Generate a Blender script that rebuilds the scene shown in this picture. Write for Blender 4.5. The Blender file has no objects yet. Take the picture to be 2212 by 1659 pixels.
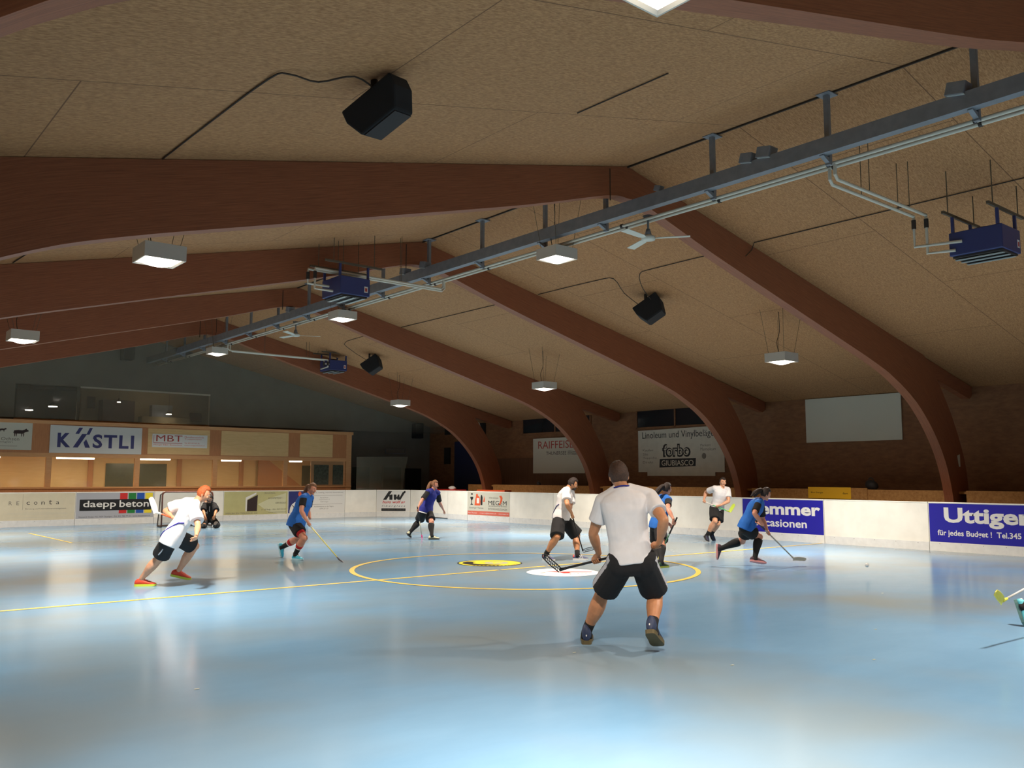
import bpy, bmesh, math, random
from math import sin, cos, pi, radians, sqrt, atan2
from mathutils import Vector as V, Matrix, noise

sc = bpy.context.scene
COL = sc.collection

# ------------------------------------------------------------------ camera, world, exposure
cam_data = bpy.data.cameras.new('camera')
cam = bpy.data.objects.new('camera', cam_data)
COL.objects.link(cam)
YAW, PITCH, ROLL, FPX, CAM_H = radians(39.4449), radians(6.0674), radians(0.1669), 1895.07, 1.6587
fwd = V((sin(YAW) * cos(PITCH), cos(YAW) * cos(PITCH), sin(PITCH)))
rgt = V((cos(YAW), -sin(YAW), 0))
upv = rgt.cross(fwd)
r2 = rgt * cos(ROLL) + upv * sin(ROLL)
u2 = -rgt * sin(ROLL) + upv * cos(ROLL)
cam.matrix_world = Matrix(((r2.x, u2.x, -fwd.x, 0), (r2.y, u2.y, -fwd.y, 0), (r2.z, u2.z, -fwd.z, CAM_H), (0, 0, 0, 1)))
cam_data.sensor_fit = 'HORIZONTAL'
cam_data.sensor_width = 36
cam_data.lens = FPX / 2212 * 36
cam_data.clip_start = 0.05
cam_data.clip_end = 200
sc.camera = cam

world = bpy.data.worlds.new('world')
sc.world = world
world.use_nodes = True
world.node_tree.nodes['Background'].inputs[0].default_value = (0.02, 0.025, 0.04, 1)   # night outside
world.node_tree.nodes['Background'].inputs[1].default_value = 0.3
sc.view_settings.view_transform = 'Standard'
sc.view_settings.look = 'None'
sc.view_settings.gamma = 1
sc.view_settings.use_curve_mapping = False
sc.view_settings.exposure = 0.0
LAMP = 6.0           # glow of the lamp diffusers
LAMP_W = 365.0        # watts thrown down by each square pendant lamp
LAMP_SPREAD = 134.0   # beam of the pendant lamps, degrees
LAMP_COL = (1.0, 0.87, 0.74)
TUBE = 14.0           # fluorescent tubes in the booth

# ------------------------------------------------------------------ hall measures
RX, RZ, SL = 10.6, 6.88, 0.222      # ridge line, roof pitch
XL, XR = -2.3, 23.5                 # long walls
YB, YG = -9.5, 34.7                 # rear wall, gable wall
BX, BYF, BH = 20.58, 32.5, 1.12     # rink boards
def roofz(x): return RZ - SL * abs(x - RX)

# ------------------------------------------------------------------ materials
def srgb(r, g, b):
    f = lambda c: (c / 255 / 12.92) if c / 255 <= 0.04045 else ((c / 255 + 0.055) / 1.055) ** 2.4
    return (f(r), f(g), f(b), 1)
def mat(name, col, rough=0.6, metal=0.0, noise_amt=0.0, noise_scale=20, bump=0.0, bump_scale=80, spec=0.5, stretch=None, coords='Object', alpha=None):
    m = bpy.data.materials.new(name)
    m.use_nodes = True
    nt = m.node_tree
    b = nt.nodes['Principled BSDF']
    b.inputs['Base Color'].default_value = col
    b.inputs['Roughness'].default_value = rough
    b.inputs['Metallic'].default_value = metal
    b.inputs['Specular IOR Level'].default_value = spec
    if noise_amt or bump:
        tc = nt.nodes.new('ShaderNodeTexCoord')
        mp = nt.nodes.new('ShaderNodeMapping')
        nt.links.new(tc.outputs[coords], mp.inputs[0])
        if stretch: mp.inputs['Scale'].default_value = stretch
    if noise_amt:
        n = nt.nodes.new('ShaderNodeTexNoise')
        n.inputs['Scale'].default_value = noise_scale
        n.inputs['Detail'].default_value = 5
        nt.links.new(mp.outputs[0], n.inputs['Vector'])
        r = nt.nodes.new('ShaderNodeValToRGB')
        c = col
        r.color_ramp.elements[0].position = 0.3
        r.color_ramp.elements[1].position = 0.7
        r.color_ramp.elements[0].color = (c[0] * (1 - noise_amt), c[1] * (1 - noise_amt), c[2] * (1 - noise_amt), 1)
        r.color_ramp.elements[1].color = (min(1, c[0] * (1 + noise_amt)), min(1, c[1] * (1 + noise_amt)), min(1, c[2] * (1 + noise_amt)), 1)
        nt.links.new(n.outputs['Fac'], r.inputs[0])
        nt.links.new(r.outputs[0], b.inputs['Base Color'])
    if bump:
        n2 = nt.nodes.new('ShaderNodeTexNoise')
        n2.inputs['Scale'].default_value = bump_scale
        n2.inputs['Detail'].default_value = 4
        nt.links.new(mp.outputs[0], n2.inputs['Vector'])
        bp = nt.nodes.new('ShaderNodeBump')
        bp.inputs['Strength'].default_value = bump
        bp.inputs['Distance'].default_value = 0.01
        nt.links.new(n2.outputs['Fac'], bp.inputs['Height'])
        nt.links.new(bp.outputs[0], b.inputs['Normal'])
    return m
def emit(name, col, strength):
    m = bpy.data.materials.new(name)
    m.use_nodes = True
    nt = m.node_tree
    b = nt.nodes['Principled BSDF']
    b.inputs['Base Color'].default_value = (0.8, 0.8, 0.8, 1)
    b.inputs['Emission Color'].default_value = (*col, 1)
    b.inputs['Emission Strength'].default_value = strength
    return m
def mixmat(name, c1, c2, scale, stretch, lo, hi, rough, rough2=None, detail=6, bump=0.0, coords='Object', c3=None, dist=0.0):
    """two colours mixed by stretched noise; optional third colour by a second, larger noise"""
    m = bpy.data.materials.new(name)
    m.use_nodes = True
    nt = m.node_tree
    b = nt.nodes['Principled BSDF']
    tc = nt.nodes.new('ShaderNodeTexCoord')
    mp = nt.nodes.new('ShaderNodeMapping')
    mp.inputs['Scale'].default_value = stretch
    nt.links.new(tc.outputs[coords], mp.inputs[0])
    n = nt.nodes.new('ShaderNodeTexNoise')
    n.inputs['Scale'].default_value = scale
    n.inputs['Detail'].default_value = detail
    n.inputs['Roughness'].default_value = 0.65
    n.inputs['Distortion'].default_value = dist
    nt.links.new(mp.outputs[0], n.inputs['Vector'])
    r = nt.nodes.new('ShaderNodeValToRGB')
    r.color_ramp.elements[0].position = lo
    r.color_ramp.elements[1].position = hi
    r.color_ramp.elements[0].color = c1
    r.color_ramp.elements[1].color = c2
    nt.links.new(n.outputs['Fac'], r.inputs[0])
    out = r.outputs[0]
    if c3:
        n3 = nt.nodes.new('ShaderNodeTexNoise')
        n3.inputs['Scale'].default_value = 0.25
        n3.inputs['Detail'].default_value = 3
        nt.links.new(tc.outputs[coords], n3.inputs['Vector'])
        r3 = nt.nodes.new('ShaderNodeValToRGB')
        r3.color_ramp.elements[0].position = 0.42
        r3.color_ramp.elements[1].position = 0.62
        nt.links.new(n3.outputs['Fac'], r3.inputs[0])
        mx = nt.nodes.new('ShaderNodeMixRGB')
        nt.links.new(r3.outputs[0], mx.inputs[0])
        nt.links.new(out, mx.inputs[1])
        mx.inputs[2].default_value = c3
        out = mx.outputs[0]
    nt.links.new(out, b.inputs['Base Color'])
    if rough2 is None:
        b.inputs['Roughness'].default_value = rough
    else:
        rr = nt.nodes.new('ShaderNodeMapRange')
        rr.inputs['To Min'].default_value = rough
        rr.inputs['To Max'].default_value = rough2
        nt.links.new(n.outputs['Fac'], rr.inputs[0])
        nt.links.new(rr.outputs[0], b.inputs['Roughness'])
    if bump:
        bp = nt.nodes.new('ShaderNodeBump')
        bp.inputs['Strength'].default_value = bump
        bp.inputs['Distance'].default_value = 0.01
        nt.links.new(n.outputs['Fac'], bp.inputs['Height'])
        nt.links.new(bp.outputs[0], b.inputs['Normal'])
    return m

M = {}
M['floor'] = mixmat('blue_floor_paint', srgb(112, 153, 186), srgb(122, 163, 196), 0.5, (0.6, 1.2, 1), 0.35, 0.65, 0.15, 0.21, detail=8, c3=srgb(132, 147, 154))
M['floor'].node_tree.nodes['Principled BSDF'].inputs['IOR'].default_value = 1.27
M['line'] = mat('yellow_floor_paint', srgb(222, 190, 82), 0.4, noise_amt=0.12, noise_scale=6)
M['line_pale'] = mat('pale_floor_paint', srgb(178, 185, 168), 0.4)
M['ceiling'] = mixmat('chipboard_ceiling', srgb(147, 101, 61), srgb(185, 137, 91), 16, (1, 4.0, 1), 0.38, 0.62, 0.85, detail=9, bump=0.1)
_nt = M['ceiling'].node_tree                     # thin joints between the boards
_b = _nt.nodes['Principled BSDF']; _src = _b.inputs['Base Color'].links[0].from_socket
_tc = _nt.nodes.new('ShaderNodeTexCoord'); _br = _nt.nodes.new('ShaderNodeTexBrick'); _mx = _nt.nodes.new('ShaderNodeMixRGB')
_br.inputs['Scale'].default_value = 1.0; _br.inputs['Brick Width'].default_value = 5.0; _br.inputs['Row Height'].default_value = 2.5; _br.inputs['Mortar Size'].default_value = 0.008; _br.inputs['Mortar Smooth'].default_value = 0.3
_nt.links.new(_tc.outputs['Object'], _br.inputs['Vector']); _nt.links.new(_br.outputs['Fac'], _mx.inputs[0]); _nt.links.new(_src, _mx.inputs[1]); _mx.inputs[2].default_value = srgb(112, 76, 46); _nt.links.new(_mx.outputs[0], _b.inputs['Base Color'])
M['glulam'] = mixmat('red_brown_glulam', srgb(126, 72, 46), srgb(154, 92, 60), 3, (0.7, 26, 1), 0.35, 0.65, 0.55, detail=5, bump=0.05, coords='UV')
M['glulam_edge'] = M['glulam']
M['wall'] = mixmat('brown_plywood', srgb(118, 76, 48), srgb(136, 94, 60), 4, (1, 1, 3), 0.35, 0.65, 0.75, detail=7)
M['wall_low'] = mixmat('dark_boarding', srgb(92, 62, 42), srgb(110, 76, 50), 3, (1, 8, 0.5), 0.35, 0.65, 0.75, detail=6)
M['gable'] = mat('grey_gable_plaster', srgb(114, 110, 100), 0.9, noise_amt=0.08, noise_scale=1.5)
M['wood'] = mixmat('pale_pine', srgb(202, 148, 98), srgb(216, 164, 112), 3, (1.2, 1.2, 14), 0.3, 0.7, 0.5, detail=5)
M['wood_dark'] = mixmat('brown_pine_panel', srgb(178, 118, 74), srgb(192, 132, 86), 3, (12, 1, 1.2), 0.3, 0.7, 0.5, detail=5)
M['osb'] = mixmat('osb_board', srgb(160, 112, 58), srgb(188, 140, 80), 14, (1, 1, 1), 0.35, 0.65, 0.7, detail=8)
M['birch'] = mixmat('birch_panel', srgb(214, 178, 122), srgb(226, 192, 136), 3, (1, 1, 8), 0.3, 0.7, 0.5)
M['board'] = mat('white_board_plastic', srgb(246, 242, 230), 0.38, noise_amt=0.06, noise_scale=2.2)
M['kick'] = mat('kick_plate_plastic', srgb(228, 228, 224), 0.38, noise_amt=0.05, noise_scale=9)
M['seam'] = mat('seam_grey', srgb(120, 116, 108), 0.6)
M['cream'] = mat('cream_film', srgb(216, 206, 178), 0.4, noise_amt=0.04, noise_scale=4)
M['grey_film'] = mat('grey_film', srgb(176, 178, 184), 0.4)
M['khaki'] = mat('khaki_film', srgb(190, 184, 128), 0.4, noise_amt=0.06, noise_scale=3)
M['pale_khaki'] = mat('pale_khaki_film', srgb(208, 206, 168), 0.4)
M['navy_film'] = mat('navy_film', srgb(34, 42, 110), 0.35)
M['royal'] = mat('royal_blue_film', srgb(34, 26, 158), 0.35)
M['white'] = mat('white_print', srgb(228, 226, 220), 0.5)
M['offwhite'] = mat('banner_cloth', srgb(206, 200, 184), 0.8, noise_amt=0.05, noise_scale=5, bump=0.2, bump_scale=9)
M['greywhite'] = mat('grey_white_sheet', srgb(202, 200, 184), 0.7)
M['ltgrey_sign'] = mat('pale_grey_sign', srgb(212, 213, 208), 0.5)
M['black'] = mat('black_print', srgb(22, 21, 22), 0.5)
M['grey'] = mat('grey_print', srgb(120, 112, 100), 0.6)
M['dkgrey'] = mat('dark_grey_print', srgb(72, 66, 60), 0.6)
M['red'] = mat('red_print', srgb(202, 42, 36), 0.5)
M['brick'] = mat('brick_red_print', srgb(176, 66, 54), 0.5)
M['orange'] = mat('orange_print', srgb(224, 92, 48), 0.5)
M['salmon'] = mat('salmon_print', srgb(214, 104, 84), 0.5)
M['green'] = mat('green_print', srgb(32, 122, 52), 0.5)
M['blue'] = mat('blue_print', srgb(30, 82, 170), 0.5)
M['yellow'] = mat('yellow_print', srgb(236, 214, 50), 0.5)
M['amber'] = mat('amber_sign', srgb(250, 196, 40), 0.5)
M['kblue'] = mat('dark_blue_print', srgb(58, 60, 112), 0.5)
M['brown_print'] = mat('dark_brown_print', srgb(48, 28, 24), 0.5)
M['steel'] = mat('galvanised_steel', srgb(128, 132, 138), 0.5, 0.35, noise_amt=0.1, noise_scale=8)
M['rod'] = mat('dull_steel_rod', srgb(96, 86, 72), 0.6, 0.3)
M['pipe'] = mat('white_lagged_pipe', srgb(206, 200, 184), 0.5)
M['clip'] = mat('dark_pipe_clip', srgb(50, 44, 40), 0.6)
M['heater'] = mat('blue_enamel', srgb(52, 62, 112), 0.4)
M['louvre'] = mat('pale_aluminium', srgb(188, 196, 196), 0.4, 0.2)
M['lamp_case'] = mat('grey_white_enamel', srgb(196, 190, 178), 0.5)
M['lamp_glow'] = emit('lamp_glow', LAMP_COL, LAMP)
M['tube_glow'] = emit('tube_glow', (1.0, 0.85, 0.58), TUBE)
M['small_glow'] = emit('small_lamp_glow', (1.0, 0.88, 0.7), 40.0)
M['speaker'] = mat('black_speaker_cloth', srgb(24, 24, 26), 0.85, bump=0.3, bump_scale=300)
M['cable'] = mat('dark_cable', srgb(52, 40, 30), 0.7)
M['fan'] = mat('white_fan_enamel', srgb(206, 206, 194), 0.45)
M['night'] = mat('dark_night_glass', srgb(34, 38, 42), 0.12)
M['green_glass'] = mat('dark_green_glass', srgb(66, 76, 66), 0.25, noise_amt=0.3, noise_scale=14)
M['bluemat'] = mat('navy_gym_mat', srgb(26, 32, 68), 0.6)
M['dark'] = mat('matt_near_black', srgb(30, 26, 26), 0.7)  # one even near-black for doors, bags, grilles and other dark things
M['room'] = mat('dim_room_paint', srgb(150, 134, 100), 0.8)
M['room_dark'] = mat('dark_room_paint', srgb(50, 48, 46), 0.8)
M['furn'] = mat('dark_red_brown_cabinet', srgb(70, 46, 40), 0.6)
M['room_fill'] = emit('upstairs_fill_glow', (1.0, 0.85, 0.6), 14.0)  # glow of the fill light added upstairs
M['ball'] = mat('white_ball_plastic', srgb(230, 230, 226), 0.4)
# thin see-through panes and net
def seethrough(name, col, fac, gloss=0.0):
    m = bpy.data.materials.new(name)
    m.use_nodes = True
    nt = m.node_tree
    nt.nodes.clear()
    o = nt.nodes.new('ShaderNodeOutputMaterial')
    mx = nt.nodes.new('ShaderNodeMixShader')
    t = nt.nodes.new('ShaderNodeBsdfTransparent')
    d = nt.nodes.new('ShaderNodeBsdfDiffuse')
    d.inputs[0].default_value = col
    mx.inputs[0].default_value = fac
    nt.links.new(t.outputs[0], mx.inputs[1])
    nt.links.new(d.outputs[0], mx.inputs[2])
    out = mx.outputs[0]
    if gloss:
        g = nt.nodes.new('ShaderNodeBsdfGlossy')
        g.inputs['Roughness'].default_value = 0.05
        m2 = nt.nodes.new('ShaderNodeMixShader')
        m2.inputs[0].default_value = gloss
        nt.links.new(out, m2.inputs[1])
        nt.links.new(g.outputs[0], m2.inputs[2])
        out = m2.outputs[0]
    nt.links.new(out, o.inputs[0])
    return m
M['net'] = seethrough('grey_safety_netting', srgb(128, 119, 102), 0.34)
M['screen'] = seethrough('hazy_scratched_screen', srgb(150, 148, 128), 0.28, 0.03)
M['plexi'] = seethrough('scratched_plexiglass', srgb(150, 140, 110), 0.16, 0.04)
M['goalnet'] = seethrough('white_goal_netting', srgb(210, 205, 190), 0.28)
M['pane'] = seethrough('window_glass', srgb(60, 60, 56), 0.25, 0.05)

# ------------------------------------------------------------------ mesh builder
WL = {}     # world position of every root Empty or thing
def tagit(o, label=None, cat=None, group=None, kind=None):
    if label: o['label'] = label
    if cat: o['category'] = cat
    if group: o['group'] = group
    if kind: o['kind'] = kind
    return o
def thing(name, loc, label, cat, group=None, kind=None):
    o = bpy.data.objects.new(name, None)
    o.empty_display_size = 0.2
    COL.objects.link(o)
    o.location = loc
    WL[o.name] = V(loc)
    return tagit(o, label, cat, group, kind)
def wl(o):
    p = V((0, 0, 0))
    while o is not None:
        p = p + o.location
        o = o.parent
    return p
class MB:
    def __init__(s): s.v = []; s.f = []; s.uv = None
    def ring_loft(s, rings, cap=True, closed=False):
        n = len(rings[0]); base = len(s.v)
        for r in rings: s.v += [V(p) for p in r]
        m = len(rings)
        for i in range(m if closed else m - 1):
            for j in range(n):
                a = base + i * n + j; b = base + i * n + (j + 1) % n
                c = base + ((i + 1) % m) * n + (j + 1) % n; d = base + ((i + 1) % m) * n + j
                s.f.append((a, b, c, d))
        if cap and not closed:
            s.f.append(tuple(base + j for j in reversed(range(n))))
            s.f.append(tuple(base + (m - 1) * n + j for j in range(n)))
        return s
    def tube(s, pts, rad, n=10, hint=None, cap=True):
        """rad: float or list of floats / (a, b) pairs; a lies along the hint direction"""
        pts = [V(p) for p in pts]
        if not isinstance(rad, (list, tuple)): rad = [rad] * len(pts)
        rings = []; prev = V(hint) if hint is not None else None
        for i, p in enumerate(pts):
            t = (pts[min(i + 1, len(pts) - 1)] - pts[max(i - 1, 0)])
            if t.length < 1e-9: t = V((0, 0, 1))
            t.normalize()
            if prev is None:
                prev = V((0, 0, 1)) if abs(t.z) < 0.9 else V((1, 0, 0))
            a = prev - t * prev.dot(t)
            if a.length < 1e-6: a = t.orthogonal()
            a.normalize(); b = t.cross(a)
            if hint is None: prev = a
            r = rad[i]
            ra, rb = r if isinstance(r, (tuple, list)) else (r, r)
            rings.append([p + a * (ra * cos(2 * pi * k / n)) + b * (rb * sin(2 * pi * k / n)) for k in range(n)])
        return s.ring_loft(rings, cap)
    def box(s, lo, hi):
        x0, y0, z0 = lo; x1, y1, z1 = hi
        return s.hexa([(x0, y0, z0), (x1, y0, z0), (x1, y1, z0), (x0, y1, z0), (x0, y0, z1), (x1, y0, z1), (x1, y1, z1), (x0, y1, z1)])
    def hexa(s, p):
        b = len(s.v); s.v += [V(q) for q in p]
        s.f += [(b + 3, b + 2, b + 1, b), (b + 4, b + 5, b + 6, b + 7), (b, b + 1, b + 5, b + 4), (b + 1, b + 2, b + 6, b + 5), (b + 2, b + 3, b + 7, b + 6), (b + 3, b, b + 4, b + 7)]
        return s
    def obox(s, c, ax, ay, az):
        """box about c with half-extent vectors"""
        c, ax, ay, az = V(c), V(ax), V(ay), V(az)
        return s.hexa([c - ax - ay - az, c + ax - ay - az, c + ax + ay - az, c - ax + ay - az, c - ax - ay + az, c + ax - ay + az, c + ax + ay + az, c - ax + ay + az])
    def prism(s, poly, off):
        """polygon (list of points) extruded by vector off"""
        n = len(poly); b = len(s.v); off = V(off)
        s.v += [V(p) for p in poly] + [V(p) + off for p in poly]
        s.f.append(tuple(b + i for i in reversed(range(n)))); s.f.append(tuple(b + n + i for i in range(n)))
        for i in range(n): s.f.append((b + i, b + (i + 1) % n, b + n + (i + 1) % n, b + n + i))
        return s
    def ellipsoid(s, c, ax, ay, az, nu=16, nv=10, fn=None):
        c, ax, ay, az = V(c), V(ax), V(ay), V(az)
        rings = []
        for i in range(nv + 1):
            th = pi * (0.02 + 0.96 * i / nv)
            r = []
            for j in range(nu):
                ph = 2 * pi * j / nu
                u = V((sin(th) * cos(ph), sin(th) * sin(ph), -cos(th)))
                if fn: u = fn(u)
                r.append(c + ax * u.x + ay * u.y + az * u.z)
            rings.append(r)
        return s.ring_loft(rings)
    def quad(s, a, b, c, d):
        k = len(s.v); s.v += [V(a), V(b), V(c), V(d)]; s.f.append((k, k + 1, k + 2, k + 3)); return s
    def build(s, name, m, parent=None, smooth=False, uv=None, fix=True):
        me = bpy.data.meshes.new(name)
        if parent is not None: org = wl(parent)
        else:
            lo = [min(p[i] for p in s.v) for i in range(3)]; hi = [max(p[i] for p in s.v) for i in range(3)]
            org = V(((lo[0] + hi[0]) / 2, (lo[1] + hi[1]) / 2, lo[2]))
        me.from_pydata([tuple(p - org) for p in s.v], [], s.f)
        if fix:
            bm = bmesh.new(); bm.from_mesh(me)
            bmesh.ops.recalc_face_normals(bm, faces=bm.faces)
            bm.to_mesh(me); bm.free()
        if uv:
            l = me.uv_layers.new(name='UVMap')
            for p in me.polygons:
                for li in p.loop_indices: l.data[li].uv = uv[me.loops[li].vertex_index]
        for mm in (m if isinstance(m, (list, tuple)) else [m]): me.materials.append(mm)
        if smooth:
            for p in me.polygons: p.use_smooth = True
        o = bpy.data.objects.new(name, me)
        COL.objects.link(o)
        if parent is not None: o.parent = parent
        else: o.location = org
        return o
def struct(o): o['kind'] = 'structure'; return o
def bevel(o, w=0.01, seg=2):
    md = o.modifiers.new('bevel', 'BEVEL'); md.width = w; md.segments = seg; md.limit_method = 'ANGLE'
    return o

# ------------------------------------------------------------------ lettering
TXT = {}
def text_geo(s, bold=0.0, shear=0.0, space=1.0):
    k = (s, bold, shear, space)
    if k in TXT: return TXT[k]
    cu = bpy.data.curves.new('lettering', 'FONT')
    cu.body = s; cu.size = 1; cu.offset = bold; cu.shear = shear; cu.space_character = space
    cu.resolution_u = 3
    ob = bpy.data.objects.new('lettering', cu)
    COL.objects.link(ob)
    dg = bpy.context.evaluated_depsgraph_get()
    me = bpy.data.meshes.new_from_object(ob.evaluated_get(dg))
    vs = [v.co.copy() for v in me.vertices]; fs = [tuple(p.vertices) for p in me.polygons]
    bpy.data.objects.remove(ob); bpy.data.curves.remove(cu); bpy.data.meshes.remove(me)
    x0 = min(v.x for v in vs); x1 = max(v.x for v in vs); y0 = min(v.y for v in vs); y1 = max(v.y for v in vs)
    TXT[k] = ([V(((v.x - x0) / (x1 - x0), (v.y - y0) / (y1 - y0), 0)) for v in vs], fs)
    return TXT[k]
class Face:
    """a flat sign face: origin o at lower left, unit right r and up u, outward normal n"""
    def __init__(s, o, r, u): s.o, s.r, s.u = V(o), V(r), V(u); s.n = s.r.cross(s.u)
    def p(s, x, y, d=0.0): return s.o + s.r * x + s.u * y + s.n * d
    def rect(s, mb, x0, y0, x1, y1, d0, d1):
        return mb.hexa([s.p(x0, y0, d0), s.p(x1, y0, d0), s.p(x1, y0, d1), s.p(x0, y0, d1), s.p(x0, y1, d0), s.p(x1, y1, d0), s.p(x1, y1, d1), s.p(x0, y1, d1)])
    def panel(s, name, x0, y0, x1, y1, d0, d1, m, parent):
        mb = MB(); s.rect(mb, x0, y0, x1, y1, d0, d1); return mb.build(name, m, parent)
    def poly(s, mb, pts, d0, d1): return mb.prism([s.p(x, y, d0) for x, y in pts], s.n * (d1 - d0))
    def text(s, t, x0, y0, x1, y1, d, m, parent, bold=0.0, shear=0.0, space=1.0, name='lettering'):
        vs, fs = text_geo(t, bold, shear, space)
        mb = MB(); mb.v = [s.p(x0 + v.x * (x1 - x0), y0 + v.y * (y1 - y0), d) for v in vs]; mb.f = list(fs)
        return mb.build(name, m, parent, fix=False)

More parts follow.
